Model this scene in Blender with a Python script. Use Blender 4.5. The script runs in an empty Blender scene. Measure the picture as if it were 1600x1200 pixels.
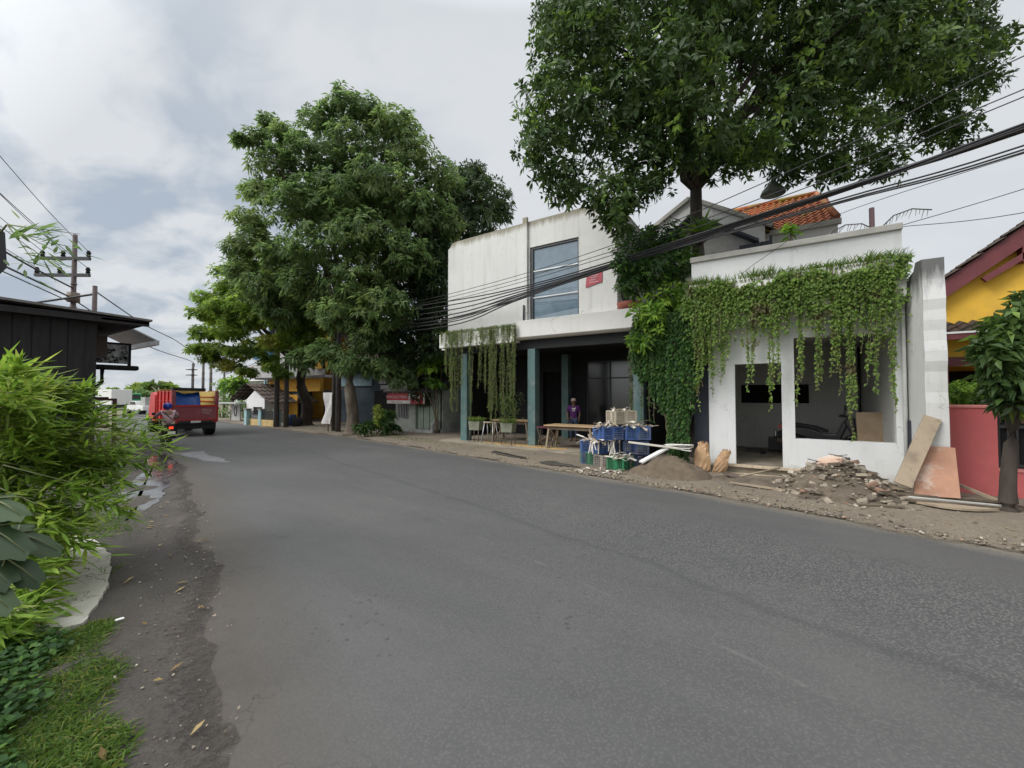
import bpy, bmesh, math, random
import numpy as np
from mathutils import Vector, Matrix, Euler
SC = bpy.context.scene; COL = SC.collection
RNG = np.random.default_rng(7); random.seed(7)
rad = math.radians
MANGO = [(-3.99,9.05,10.05,1.17),(-4.23,8.48,8.37,0.93),(-4.41,8.16,7.2,0.66),(-3.92,8.5,6.54,0.59),(-3.17,9.41,8.35,1.23),(-3.09,8.93,6.12,0.61),(-2.95,8.92,5.57,0.32),(-2.54,9.52,6.37,0.45),(-3.2,9.55,10.36,1.25),(-2.41,9.93,7.28,0.84),(-1.87,9.51,8.8,1.22),(-1.36,10.73,10.83,1.41),(-1.53,9.77,7.65,0.93),(-0.93,11.7,7.93,0.82),(-0.05,12.16,11.13,1.39),(0.45,12.21,8.63,1.12),(0.38,12.56,7.6,0.59),(1.28,12.7,10.06,1.43),(1.53,13.05,8.13,0.97),(1.74,13.31,11.46,1.48),(2.71,14.11,9.89,1.41),(3.12,14.79,11.75,1.38),(3.83,15.29,10.55,1.12),(4.68,16.18,11.05,0.74),(3.37,15.04,9.17,0.82),(4.16,15.8,8.87,0.56),(2.37,13.85,7.6,0.49),(1.26,13.01,7.38,0.41),(-2.65,9.85,12.24,1.56),(-0.71,11.67,13.01,1.8),(1.35,13.01,12.93,1.64),(2.8,14.31,12.92,1.35),(4.36,15.82,12.11,0.79),(-0.34,11.02,7.47,0.6),(-4.58,10.39,12.03,1.08),(-3.24,11.91,10.42,1.5),(0.73,14.8,11.6,1.54),(2.41,16.21,12.63,1.57),(-2.02,13.11,12.45,1.55),(-0.69,11.64,14.24,1.64),(-2.9,10.81,14.5,1.55),(1.87,13.88,14.67,1.55),(4.93,16.48,10.34,0.46),(-4.33,9.04,11.17,0.72)]
FLAME = [(-23.13,8.71,6.27,0.94),(-23.36,8.61,4.71,0.75),(-22.96,8.91,3.83,0.69),(-22.07,9.38,6.89,1.09),(-21.29,9.34,5.24,1.22),(-21.51,9.25,3.66,0.67),(-20.75,10.21,7.52,1.25),(-19.49,9.9,5.44,1.34),(-19.51,9.93,4.11,0.83),(-18.97,10.81,6.15,1.37),(-18.26,10.73,4.55,1.07),(-22.07,9.94,7.99,0.9),(-17.5,11.21,4.85,0.83),(-20.31,11.06,8.47,0.96),(-20.52,10.02,3.42,0.55),(-24.46,9.66,5.61,0.94),(-19.89,10.45,2.66,0.43),(-22.52,9.21,3.08,0.62),(-23.17,8.78,3.46,0.56),(-21.52,9.63,2.76,0.49),(-23.79,8.6,3.95,0.51),(-23.99,8.77,5.74,0.7),(-23.01,9.33,7.83,0.7),(-21.65,10.18,8.95,0.64),(-22.39,10.45,4.2,0.82),(-21.48,8.61,5.74,0.89),(-19.7,9.16,5.92,1.1),(-19.02,9.92,6.87,1.06),(-18.18,9.93,5.02,1.03),(-17.64,10.68,3.91,0.76),(-17.55,10.91,5.7,0.94),(-21.25,8.8,4.55,0.77),(-23.22,8.26,3.88,0.49),(-20.17,10.14,2.96,0.49)]
TALL = [(-14.85,10.25,13.6,0.85),(-15.76,9.68,13.01,0.74),(-14.08,10.76,13.28,0.8),(-13.08,11.42,12.75,1.01),(-16.38,8.71,12.11,0.67),(-16.9,7.8,11.72,0.42),(-17.07,7.33,11.46,0.27),(-16.98,8.31,12.63,0.39),(-12.65,11.74,11.68,1.01),(-14.43,10.57,11.95,1.33),(-15.53,9.3,11.13,1.16),(-16.63,8.36,10.71,0.92),(-17.33,8.18,9.84,0.62),(-11.89,12.85,10.89,0.98),(-13.17,10.86,10.1,1.42),(-14.42,9.71,9.44,1.39),(-15.91,8.76,9.19,1.21),(-18.23,8.22,8.9,0.64),(-18.06,8.36,7.97,0.74),(-12.47,11.94,9.29,1.33),(-13.43,10.17,7.84,1.38),(-15.09,9.35,7.42,1.27),(-17.18,8.95,7.44,1.01),(-11.92,12.89,8.97,0.96),(-12.56,11.35,7.26,1.29),(-13.66,10.08,6.1,1.12),(-12.84,10.64,5.1,1.12),(-14.58,9.88,4.91,1.02),(-13.69,10.73,3.91,0.9),(-15.74,11.56,10.84,1.59),(-15.23,9.63,3.44,0.61),(-14.2,10.07,2.99,0.66),(-13.41,10.82,2.83,0.67),(-12.97,11.6,2.38,0.53),(-16.46,9.55,3.19,0.58),(-18.52,8.1,6.9,0.74),(-18.69,7.96,7.75,0.53),(-17.82,8.58,6.11,0.85),(-17.72,9.27,5.28,0.88),(-17.93,8.14,9.99,0.47),(-15.96,9.3,6.26,0.93),(-16.06,9.97,5.62,0.91),(-17.36,9.47,6.1,0.82),(-14.68,12.85,10.49,1.48),(-17.21,10.63,9.97,1.45)]
DARK = [(-12.49,14.82,11.64,1.16),(-11.48,15.5,11.03,1.1),(-10.9,15.89,10.36,0.55),(-12.01,15.19,9.81,1.22),(-12.69,14.15,9.9,1.34),(-12.97,14.03,8.12,1.34),(-13.38,13.23,6.5,1.3),(-12.91,13.58,5.06,1.16),(-13.89,12.96,4.48,1.16),(-14.39,12.67,3.47,0.87),(-13.43,13.31,3.18,0.81),(-13.04,14.14,3.37,0.83),(-12.16,15.37,12.35,0.68),(-14.43,11.95,6.37,1.12),(-13.23,12.68,7.78,1.27),(-14.53,11.71,4.37,0.89),(-12.28,13.1,6.6,1.11),(-12.07,13.09,3.79,0.94),(-12.62,12.85,7.71,1.11),(-13.33,13.41,1.88,0.69)]
BUSH = [(-2.92,10.61,5.51,0.6),(-2.36,10.97,5.67,0.53),(-3.14,10.13,4.91,0.32),(-2.07,11.06,4.9,0.46),(-2.62,10.36,4.72,0.57),(-2.96,10.15,4.4,0.35),(-2.04,11.3,5.46,0.3)]
BUSHB = [(-2.12,10.47,4.04,0.5),(-2.49,10.12,3.63,0.46),(-1.91,10.5,3.63,0.4),(-2.7,10.01,3.01,0.28),(-2.24,10.3,3.16,0.4)]
YOUNG = [(2.92,8.76,2.72,0.19),(2.69,8.54,2.53,0.18),(2.81,8.56,2.16,0.22),(2.53,8.3,2.16,0.16),(2.44,8.24,2.29,0.11),(2.81,8.5,1.72,0.18),(2.62,8.37,1.81,0.16),(3.11,8.9,2.36,0.25),(3.1,8.75,1.81,0.25),(3.02,8.89,3.0,0.09),(2.65,8.32,1.55,0.1)]
HEDGE = [(2.77,10.92,1.72,0.19),(3.0,11.13,1.77,0.22),(3.23,11.37,1.69,0.19),(3.49,11.69,1.72,0.22),(3.91,12.13,1.37,0.28),(2.87,10.99,1.56,0.17)]
CEC = [(-12.5,12.84,2.83,0.39),(-12.01,13.03,3.01,0.33),(-12.19,12.83,2.14,0.33),(-12.66,12.73,3.1,0.25)]
ROADSIDE = [(-35.34,14.05,2.27,0.68),(-35.07,14.26,1.31,0.78),(-33.23,14.26,1.08,0.66),(-33.44,14.16,0.24,0.56),(-34.23,13.65,0.24,0.56),(-32.85,14.53,0.61,0.56)]
FARA = [(-118.68,24.53,0.7,2.66),(-115.88,26.31,1.63,2.39),(-112.53,28.46,2.03,2.12),(-116.77,31.64,3.04,2.25),(-114.41,33.16,3.32,1.97),(-112.41,34.47,2.76,1.69),(-115.61,32.43,2.05,2.81)]
FARB = [(-104.89,27.51,0.39,2.0),(-103.51,28.37,1.13,1.75),(-104.39,27.88,-1.11,1.75),(-102.8,28.88,-0.49,1.5)]
CROTON = [(-13.6,11.0,1.08,0.16),(-13.56,11.03,0.82,0.16),(-13.53,10.94,0.56,0.15)]
FERN = [(-13.69,10.61,0.37,0.25),(-13.39,11.15,0.43,0.31),(-13.75,10.21,0.3,0.17),(-13.38,11.64,0.27,0.21),(-13.44,11.35,0.81,0.26)]
# ---------------------------------------------------------------- mesh helpers
class MB:
    """collects shapes and links them as ONE mesh object"""
    def __init__(s): s.v=[]; s.f=[]; s.m=[]; s.sm=[]; s.mi=0
    def add(s, vs, fs, smooth=False):
        b=len(s.v); s.v+= [tuple(p) for p in vs]
        for f in fs: s.f.append([b+i for i in f]); s.m.append(s.mi); s.sm.append(smooth)
        return s
    def box(s,x0,x1,y0,y1,z0,z1,mat=None):
        vs=[(x,y,z) for z in (z0,z1) for y in (y0,y1) for x in (x0,x1)]
        if mat is not None: vs=[mat@Vector(p) for p in vs]
        return s.add(vs,[(0,2,3,1),(4,5,7,6),(0,1,5,4),(1,3,7,5),(3,2,6,7),(2,0,4,6)])
    def obox(s,c,size,rot=(0,0,0)):
        m=Matrix.Translation(c)@Euler([rad(a) for a in rot]).to_matrix().to_4x4()
        a,b,d=[q/2 for q in size]; return s.box(-a,a,-b,b,-d,d,m)
    def plank(s,p0,p1,w,t,up=(0,0,1)):
        p0=Vector(p0);p1=Vector(p1);d=p1-p0;L=d.length;d.normalize()
        u=Vector(up);side=d.cross(u)
        if side.length<1e-4: side=d.cross(Vector((1,0,0)))
        side.normalize();u=side.cross(d)
        m=Matrix((d,side,u)).transposed().to_4x4();m.translation=p0
        return s.box(0,L,-w/2,w/2,-t/2,t/2,m)
    def tube(s,pts,r,n=8,cap=True,smooth=True):
        pts=[Vector(p) for p in pts]; rs=r if isinstance(r,(list,tuple)) else [r]*len(pts)
        ref=Vector((0,0,1)); vs=[]
        for i,p in enumerate(pts):
            d=(pts[min(i+1,len(pts)-1)]-pts[max(i-1,0)]).normalized()
            a=d.cross(ref)
            if a.length<.05: a=d.cross(Vector((1,0,0)))
            a.normalize(); b=d.cross(a).normalized()
            for k in range(n):
                t=2*math.pi*k/n; vs.append(p+(a*math.cos(t)+b*math.sin(t))*rs[i])
        fs=[]
        for i in range(len(pts)-1):
            for k in range(n):
                k2=(k+1)%n; fs.append((i*n+k,(i+1)*n+k,(i+1)*n+k2,i*n+k2))
        if cap: fs.append(tuple(range(n))); fs.append(tuple(reversed([(len(pts)-1)*n+k for k in range(n)])))
        return s.add(vs,fs,smooth)
    def cyl(s,c,r,h,n=16,axis='z',r2=None):
        c=Vector(c);a={'x':Vector((1,0,0)),'y':Vector((0,1,0)),'z':Vector((0,0,1))}[axis]
        return s.tube([c-a*h/2,c+a*h/2],[r,r if r2 is None else r2],n)
    def lathe(s,c,prof,n=16,axis='z'):
        vs=[];fs=[]
        for r,h in prof:
            for k in range(n):
                t=2*math.pi*k/n;x,y=r*math.cos(t),r*math.sin(t)
                p={'z':(x,y,h),'y':(x,h,y),'x':(h,x,y)}[axis]; vs.append((c[0]+p[0],c[1]+p[1],c[2]+p[2]))
        for i in range(len(prof)-1):
            for k in range(n):
                k2=(k+1)%n; fs.append((i*n+k,i*n+k2,(i+1)*n+k2,(i+1)*n+k))
        return s.add(vs,fs,True)
    def prism(s,poly,d0,d1,plane='xz'):
        """poly in a plane, pushed from d0 to d1 along the third axis"""
        def P(a,b,d): return {'xz':(a,d,b),'xy':(a,b,d),'yz':(d,a,b)}[plane]
        n=len(poly);vs=[P(a,b,d0) for a,b in poly]+[P(a,b,d1) for a,b in poly]
        fs=[tuple(range(n)),tuple(reversed(range(n,2*n)))]
        for i in range(n): j=(i+1)%n; fs.append((i,i+n,j+n,j))
        return s.add(vs,fs)
    def build(s,name,mat,parent=None,world=True,recalc=True,bevel=0):
        me=bpy.data.meshes.new(name); me.from_pydata(s.v,[],s.f)
        mats=mat if isinstance(mat,(list,tuple)) else [mat]
        for q in mats: me.materials.append(q)
        me.polygons.foreach_set('material_index',s.m); me.polygons.foreach_set('use_smooth',s.sm)
        if recalc:
            bm=bmesh.new();bm.from_mesh(me);bmesh.ops.recalc_face_normals(bm,faces=bm.faces);bm.to_mesh(me);bm.free()
        me.update(); o=link(name,me,parent,world)
        if bevel:
            b=o.modifiers.new('bevel','BEVEL');b.width=bevel;b.segments=2;b.limit_method='ANGLE'
        return o
def link(name,me,parent=None,world=True):
    o=bpy.data.objects.new(name,me); COL.objects.link(o)
    if parent:
        o.parent=parent
        if world:
            if parent.parent is None: o.matrix_parent_inverse=Matrix.LocRotScale(parent.location,parent.rotation_euler,parent.scale).inverted()
    return o
def tag(o,label,cat,group=None,kind=None):
    if label: o['label']=label
    if cat: o['category']=cat
    if group: o['group']=group
    if kind: o['kind']=kind
    return o
def thing(name,label,cat,loc=(0,0,0),rz=0,group=None):
    o=bpy.data.objects.new(name,None); COL.objects.link(o); o.empty_display_size=.2
    o.location=loc; o.rotation_euler=(0,0,rad(rz)); return tag(o,label,cat,group)
def structure(o): o['kind']='structure'; return o
def dup(root,loc=None,rz=None,label=None,scale=None):
    r=root.copy(); COL.objects.link(r)
    if loc is not None: r.location=loc
    if rz is not None: r.rotation_euler=(0,0,rad(rz))
    if scale is not None: r.scale=scale
    if label: r['label']=label
    for ch in list(root.children):
        c=ch.copy(); COL.objects.link(c); c.parent=r
        for g in list(ch.children): d=g.copy(); COL.objects.link(d); d.parent=c
    return r
def np_mesh(name,V,T,mat,parent=None,var=None,world=True,smooth=False):
    V=np.asarray(V,np.float32); T=np.asarray(T,np.int32); k=T.shape[1]
    me=bpy.data.meshes.new(name); me.vertices.add(len(V)); me.vertices.foreach_set('co',V.ravel())
    me.loops.add(T.size); me.loops.foreach_set('vertex_index',T.ravel())
    me.polygons.add(len(T)); me.polygons.foreach_set('loop_start',np.arange(0,T.size,k,dtype=np.int32))
    me.polygons.foreach_set('loop_total',np.full(len(T),k,np.int32))
    if smooth: me.polygons.foreach_set('use_smooth',np.ones(len(T),bool))
    me.update(calc_edges=True)
    if var is not None:
        a=me.attributes.new('var','FLOAT','POINT'); a.data.foreach_set('value',np.asarray(var,np.float32))
    me.materials.append(mat); me.validate(); return link(name,me,parent,world)
# ---------------------------------------------------------------- leaves
def unit(a): return a/np.maximum(np.linalg.norm(a,axis=-1,keepdims=True),1e-9)
def rdir(n): return unit(RNG.normal(size=(n,3)))
class Leaves:
    def __init__(s): s.V=[];s.T=[];s.A=[];s.n=0
    def put(s,P,D,Nn,L,W,droop=.15,fold=.2,var=None,mid=.45):
        """one leaf per row: base P, direction D, face normal Nn"""
        n=len(P); L=np.broadcast_to(L,(n,))[:,None]; W=np.broadcast_to(W,(n,))[:,None]
        D=unit(D); S=unit(np.cross(D,Nn)); Nn=np.cross(S,D)
        z=np.array([[0,0,1.]]); m=P+D*L*mid
        v=np.stack([P, m+S*W/2+Nn*W*fold-z*L*droop*.15, P+D*L-z*L*droop, m-S*W/2+Nn*W*fold-z*L*droop*.15],1)
        i=(np.arange(n)*4+s.n)[:,None]
        s.T.append(np.concatenate([i+[[0,1,2]],i+[[0,2,3]]])); s.V.append(v.reshape(-1,3)); s.n+=4*n
        if var is None: var=RNG.random(n)
        s.A.append(np.repeat(np.broadcast_to(var,(n,)),4)); return s
    def blade(s,P,D,Nn,L,W,droop=.3,var=None):
        """long narrow bending leaf"""
        n=len(P); L=np.broadcast_to(L,(n,))[:,None]; W=np.broadcast_to(W,(n,))[:,None]
        D=unit(D); S=unit(np.cross(D,Nn)); z=np.array([[0,0,1.]])
        a=P+D*L*.3-z*L*droop*.07; b=P+D*L*.65-z*L*droop*.4; c=P+D*L-z*L*droop
        v=np.stack([P,a+S*W*.5,a-S*W*.5,b+S*W*.4,b-S*W*.4,c],1); i=(np.arange(n)*6+s.n)[:,None]
        s.T.append(np.concatenate([i+[[0,1,2]],i+[[1,3,4]],i+[[1,4,2]],i+[[3,5,4]]])); s.V.append(v.reshape(-1,3)); s.n+=6*n
        if var is None: var=RNG.random(n)
        s.A.append(np.repeat(np.broadcast_to(var,(n,)),6)); return s
    def build(s,name,mat,parent=None):
        return np_mesh(name,np.concatenate(s.V),np.concatenate(s.T),mat,parent,np.concatenate(s.A))
def crown(blobs,nper,nleaf,L,W,droop=.3,flat=.75,up=.25,spread=(45,85),wh=1.0,shell=.36,out=.6,young=.06,fold=.18):
    lv=Leaves()
    for (x,y,z,r) in blobs:
        n=max(6,int(nper*(r**1.6)))
        u=rdir(n); rr=(RNG.random(n)**shell)[:,None]
        C=np.array([x,y,z])+u*rr*r*np.array([1,1,flat])*RNG.uniform(.85,1.2,(n,1))
        ax=unit(u*out+np.array([0,0,up])+RNG.normal(size=(n,3))*.35)
        cv=np.clip(RNG.normal(.45+RNG.normal(0,.13),.17,n),0,.82); cs=RNG.uniform(.65,1.3,n); yg=RNG.random(n)<young; cv[yg]=RNG.uniform(.85,1,yg.sum())
        e1=unit(np.cross(ax,rdir(n))); e2=np.cross(ax,e1)
        for k in range(nleaf):
            th=2*math.pi*(k+RNG.random(n)*.8)/nleaf*2.4; ph=np.radians(RNG.uniform(*spread,n))
            d=ax*np.cos(ph)[:,None]+(e1*np.cos(th)[:,None]+e2*np.sin(th)[:,None])*np.sin(ph)[:,None]
            nn=ax-d*np.sum(ax*d,1)[:,None]+RNG.normal(size=(n,3))*.25
            l=L*cs*RNG.uniform(.65,1.15,n); ke=RNG.random(n)<.84; P=C+d*l[:,None]*.12+ax*RNG.uniform(-.06,.1,(n,1))*wh
            lv.put(P[ke],d[ke],nn[ke],l[ke],(W*cs*RNG.uniform(.8,1.15,n))[ke],droop,fold,np.clip(cv+RNG.normal(0,.1,n),0,1)[ke])
    return lv
def limb(mb,a,b,r0,r1,n=5,wob=.12,sides=8):
    a=Vector(a);b=Vector(b);L=(b-a).length;pts=[];rs=[]
    for i in range(n+1):
        t=i/n;p=a.lerp(b,t)
        if 0<i<n: p+=Vector((random.uniform(-1,1),random.uniform(-1,1),random.uniform(-.4,1)))*wob*L*math.sin(math.pi*t)
        pts.append(p); rs.append(r0+(r1-r0)*t)
    mb.tube(pts,rs,sides); return pts
# ---------------------------------------------------------------- materials
class NT:
    def __init__(s,name):
        s.m=bpy.data.materials.new(name); s.m.use_nodes=True; s.t=s.m.node_tree; s.b=s.t.nodes['Principled BSDF']; s.out=s.t.nodes['Material Output']
        s.co=s.N('ShaderNodeTexCoord').outputs['Object']
    def N(s,typ,**k):
        n=s.t.nodes.new(typ)
        for a,v in k.items(): setattr(n,a,v)
        return n
    def L(s,a,b): s.t.links.new(a,b)
    def set(s,n,**k):
        for a,v in k.items():
            i=n.inputs[a.replace('_',' ')]
            if hasattr(v,'is_linked') or hasattr(v,'links'): s.L(v,i)
            else: i.default_value=v
        return n
    def mapping(s,scale=(1,1,1),rot=(0,0,0),vec=None):
        n=s.N('ShaderNodeMapping'); s.L(vec or s.co,n.inputs['Vector']); n.inputs['Scale'].default_value=scale; n.inputs['Rotation'].default_value=rot; return n.outputs[0]
    def noise(s,scale=5,detail=4,rough=.6,vec=None,dist=0):
        n=s.N('ShaderNodeTexNoise'); s.L(vec or s.co,n.inputs['Vector']); n.inputs['Scale'].default_value=scale; n.inputs['Detail'].default_value=detail; n.inputs['Roughness'].default_value=rough; n.inputs['Distortion'].default_value=dist; return n.outputs['Fac']
    def vor(s,scale,feature='F1',vec=None):
        n=s.N('ShaderNodeTexVoronoi',feature=feature); s.L(vec or s.co,n.inputs['Vector']); n.inputs['Scale'].default_value=scale; return n
    def ramp(s,f,*stops,interp='LINEAR'):
        n=s.N('ShaderNodeValToRGB'); s.L(f,n.inputs[0]); cr=n.color_ramp; cr.interpolation=interp
        while len(cr.elements)<len(stops): cr.elements.new(.5)
        for e,(p,c) in zip(cr.elements,stops):
            e.position=p; e.color=(c,c,c,1) if isinstance(c,(int,float)) else (*c,1)
        return n.outputs[0]
    def mix(s,f,a,b,mode='MIX'):
        n=s.N('ShaderNodeMix',data_type='RGBA',blend_type=mode)
        for i,v in ((0,f),(6,a),(7,b)):
            if hasattr(v,'links'): s.L(v,n.inputs[i])
            elif i==0: n.inputs[0].default_value=v
            else: n.inputs[i].default_value=(*v,1) if not isinstance(v,(int,float)) else (v,v,v,1)
        return n.outputs[2]
    def math(s,op,a,b=0,c=None):
        n=s.N('ShaderNodeMath',operation=op)
        for i,v in enumerate((a,b,c)):
            if v is None: continue
            if hasattr(v,'links'): s.L(v,n.inputs[i])
            else: n.inputs[i].default_value=v
        return n.outputs[0]
    def attr(s,name): n=s.N('ShaderNodeAttribute'); n.attribute_name=name; return n.outputs['Fac']
    def bump(s,h,strength=.3,dist=.02):
        n=s.N('ShaderNodeBump'); s.L(h,n.inputs['Height']); n.inputs['Strength'].default_value=strength; n.inputs['Distance'].default_value=dist; s.L(n.outputs[0],s.b.inputs['Normal'])
    def fin(s,col,rough=.7,metal=0,spec=None):
        for k,v in (('Base Color',col),('Roughness',rough),('Metallic',metal)):
            i=s.b.inputs[k]
            if hasattr(v,'links'): s.L(v,i)
            else: i.default_value=(*v,1) if isinstance(v,tuple) else v
        if spec is not None: s.b.inputs['Specular IOR Level'].default_value=spec
        return s.m
def mat(name,col,rough=.7,var=.2,scale=4,bump=.15,bscale=40,metal=0,dirt=None,dscale=2.,spec=None,stretch=None):
    """plain painted / natural surface with uneven tone, optional dirt patches, fine bump"""
    q=NT(name); v=q.mapping(stretch) if stretch else None
    f=q.ramp(q.noise(scale,5,.6,v),(.3,0),(.7,1))
    c=q.mix(f,tuple(x*(1-var) for x in col),tuple(min(1,x*(1+var)) for x in col))
    if dirt:
        g=q.ramp(q.noise(dscale,7,.7,v),(.5,0),(.68,1)); c=q.mix(g,c,dirt)
    if bump: q.bump(q.noise(bscale,4,.6,v),bump,.01)
    return q.fin(c,rough,metal,spec)
def plaster(name,col,stain=(.16,.15,.11),amount=.5,streak=.5,rough=.85,topz=None,topd=.6,lowz=None):
    """painted render with rain streaks, blotches and mould where the wall top sheds water"""
    q=NT(name); big=q.ramp(q.noise(.7,5,.55),(.3,0),(.75,1))
    c=q.mix(big,tuple(x*.9 for x in col),col)
    bl=q.ramp(q.noise(2.3,8,.75),(.56,0),(.8,1)); c=q.mix(q.math('MULTIPLY',bl,amount*.6),c,stain)
    st=q.ramp(q.noise(1,5,.7,q.mapping((5,5,.25))),(.55,0),(.78,1)); c=q.mix(q.math('MULTIPLY',st,streak*.6),c,stain)
    z=q.N('ShaderNodeSeparateXYZ'); q.L(q.co,z.inputs[0])
    if topz is not None:
        h=q.math('MULTIPLY_ADD',q.noise(1,6,.7,q.mapping((6,6,.5))),topd*2,q.math('SUBTRACT',z.outputs[2],topz+topd))
        c=q.mix(q.math('MULTIPLY',q.ramp(h,(0,0),(topd*.7,1)),.9),c,stain)
    if lowz is not None:
        h=q.math('MULTIPLY_ADD',q.noise(2.5,6,.7),.9,q.math('MULTIPLY',z.outputs[2],-1.6)); c=q.mix(q.math('MULTIPLY',q.ramp(h,(lowz,0),(lowz+.35,1)),.7),c,(.30,.26,.19))
    dn=q.N('ShaderNodeVectorMath',operation='ADD'); q.L(q.co,dn.inputs[0]); nz=q.N('ShaderNodeTexNoise'); q.L(q.co,nz.inputs[0]); nz.inputs['Scale'].default_value=3; nz.inputs['Detail'].default_value=6; q.L(nz.outputs['Color'],dn.inputs[1])
    ck=q.math('MULTIPLY',q.ramp(q.vor(.8,'DISTANCE_TO_EDGE',dn.outputs[0]).outputs['Distance'],(.002,1),(.007,0)),q.ramp(q.noise(.9,3,.5),(.50,0),(.6,.55))); c=q.mix(ck,c,tuple(x*.6 for x in stain))
    q.bump(q.noise(25,6,.7),.18,.02); return q.fin(c,rough)
def leafmat(name,dark,mid,light,young,rough=.45,trans=.25,clump=1.2,dry=None):
    q=NT(name); a=q.attr('var')
    c=q.ramp(a,(0,dark),(.45,mid),(.8,light),(.92,young))
    cl=q.ramp(q.noise(clump,3,.5),(.35,0),(.65,1)); c=q.mix(cl,q.mix(.3,c,dark),c)
    if dry: c=q.mix(q.ramp(q.noise(clump*.6+.2,3,.5),(.56,0),(.66,1)),c,dry)
    q.fin(c,rough,0,.22); tr=q.N('ShaderNodeBsdfTranslucent'); q.L(q.mix(1.0,c,(1.7,1.75,1.4),'MULTIPLY'),tr.inputs[0])   # thin leaves pass a warmer light than they reflect
    ms=q.N('ShaderNodeMixShader'); ms.inputs[0].default_value=min(.6,trans*1.3); q.L(q.b.outputs[0],ms.inputs[1]); q.L(tr.outputs[0],ms.inputs[2]); q.L(ms.outputs[0],q.out.inputs[0])
    return q.m
def glass(name,col=(.05,.08,.1),rough=.04):
    q=NT(name); n=q.ramp(q.noise(3,4,.6),(.3,.0),(.8,1)); c=q.mix(n,col,tuple(x*1.5 for x in col)); q.fin(c,rough,0,.9); return q.m
def skin(name,J,E,R,mat_,parent,sub=2,world=False,root=0):
    """one continuous body surface grown on a jointed skeleton"""
    names=list(J); idx={k:i for i,k in enumerate(names)}
    me=bpy.data.meshes.new(name); me.from_pydata([J[k] for k in names],[(idx[a],idx[b]) for a,b in E],[])
    o=bpy.data.objects.new(name,me); COL.objects.link(o)
    m=o.modifiers.new('skin','SKIN'); m.use_smooth_shade=True
    for k in names:
        r=R[k]; sv=me.skin_vertices[0].data[idx[k]]; sv.radius=r if isinstance(r,tuple) else (r,r); sv.use_root=(k==root)
    s=o.modifiers.new('sub','SUBSURF'); s.levels=s.render_levels=sub
    dg=bpy.context.evaluated_depsgraph_get(); dg.update()
    nm=bpy.data.meshes.new_from_object(o.evaluated_get(dg)); bpy.data.objects.remove(o)
    nm.name=name; nm.materials.clear(); nm.materials.append(mat_)
    for p in nm.polygons: p.use_smooth=True
    return link(name,nm,parent,world)
def text(name,s,size,mat_,parent,mw,ext=.002):
    cu=bpy.data.curves.new(name,'FONT'); cu.body=s; cu.size=size; cu.extrude=ext; cu.align_x='CENTER'; cu.align_y='CENTER'
    o=bpy.data.objects.new(name,cu); COL.objects.link(o); dg=bpy.context.evaluated_depsgraph_get(); dg.update()
    me=bpy.data.meshes.new_from_object(o.evaluated_get(dg)); bpy.data.objects.remove(o); me.transform(mw); me.materials.clear(); me.materials.append(mat_)
    return link(name,me,parent,True)
# ================================================================ world, sun, camera
W=bpy.data.worlds.new('World'); SC.world=W; W.use_nodes=True; nt=W.node_tree; nt.nodes.clear()
def wn(t,**k):
    n=nt.nodes.new(t)
    for a,v in k.items(): setattr(n,a,v)
    return n
def wm(op,a,b=0.,c=0.):
    n=wn('ShaderNodeMath',operation=op)
    for i,v in enumerate((a,b,c)):
        if hasattr(v,'links'): nt.links.new(v,n.inputs[i])
        else: n.inputs[i].default_value=v
    return n.outputs[0]
def wmix(f,a,b):
    n=wn('ShaderNodeMix',data_type='RGBA')
    for i,v in ((0,f),(6,a),(7,b)):
        if hasattr(v,'links'): nt.links.new(v,n.inputs[i])
        else: n.inputs[i].default_value=(*v,1) if i else v
    return n.outputs[2]
def wramp(f,*st):
    n=wn('ShaderNodeValToRGB'); nt.links.new(f,n.inputs[0]); cr=n.color_ramp
    while len(cr.elements)<len(st): cr.elements.new(.5)
    for e,(p,c) in zip(cr.elements,st): e.position=p; e.color=(c,c,c,1) if isinstance(c,(int,float)) else (*c,1)
    return n.outputs[0]
SUN_EL=rad(40); SUN_AZ=rad(214)     # azimuth clockwise from +Y: behind the camera, high
sky=wn('ShaderNodeTexSky',sky_type='NISHITA'); sky.sun_disc=False; sky.sun_elevation=SUN_EL; sky.sun_rotation=SUN_AZ; sky.air_density=1; sky.dust_density=3
tc=wn('ShaderNodeTexCoord'); sep=wn('ShaderNodeSeparateXYZ'); nt.links.new(tc.outputs['Generated'],sep.inputs[0])
zz=wm('MAXIMUM',sep.outputs[2],0.0); den=wm('ADD',zz,.22)
cb=wn('ShaderNodeCombineXYZ'); nt.links.new(wm('DIVIDE',sep.outputs[0],den),cb.inputs[0]); nt.links.new(wm('DIVIDE',sep.outputs[1],den),cb.inputs[1])
def wnoise(sc,det,off,rough=.55,stretch=(1,1,1),rz=0):
    m=wn('ShaderNodeMapping'); nt.links.new(cb.outputs[0],m.inputs[0]); m.inputs['Location'].default_value=off; m.inputs['Scale'].default_value=stretch; m.inputs['Rotation'].default_value=(0,0,rad(rz))
    n=wn('ShaderNodeTexNoise'); nt.links.new(m.outputs[0],n.inputs['Vector']); n.inputs['Scale'].default_value=sc; n.inputs['Detail'].default_value=det; n.inputs['Roughness'].default_value=rough; n.inputs['Distortion'].default_value=.4
    return n.outputs['Fac']
big=wnoise(1.7,7,(3.1,1.7,0),.5,(1,1.25,1),25); fine=wnoise(3.2,6,(8,2,0),.55,(1,1.5,1),25)
cl=wm('ADD',wm('MULTIPLY',big,.6),wm('MULTIPLY',fine,.4))
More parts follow.
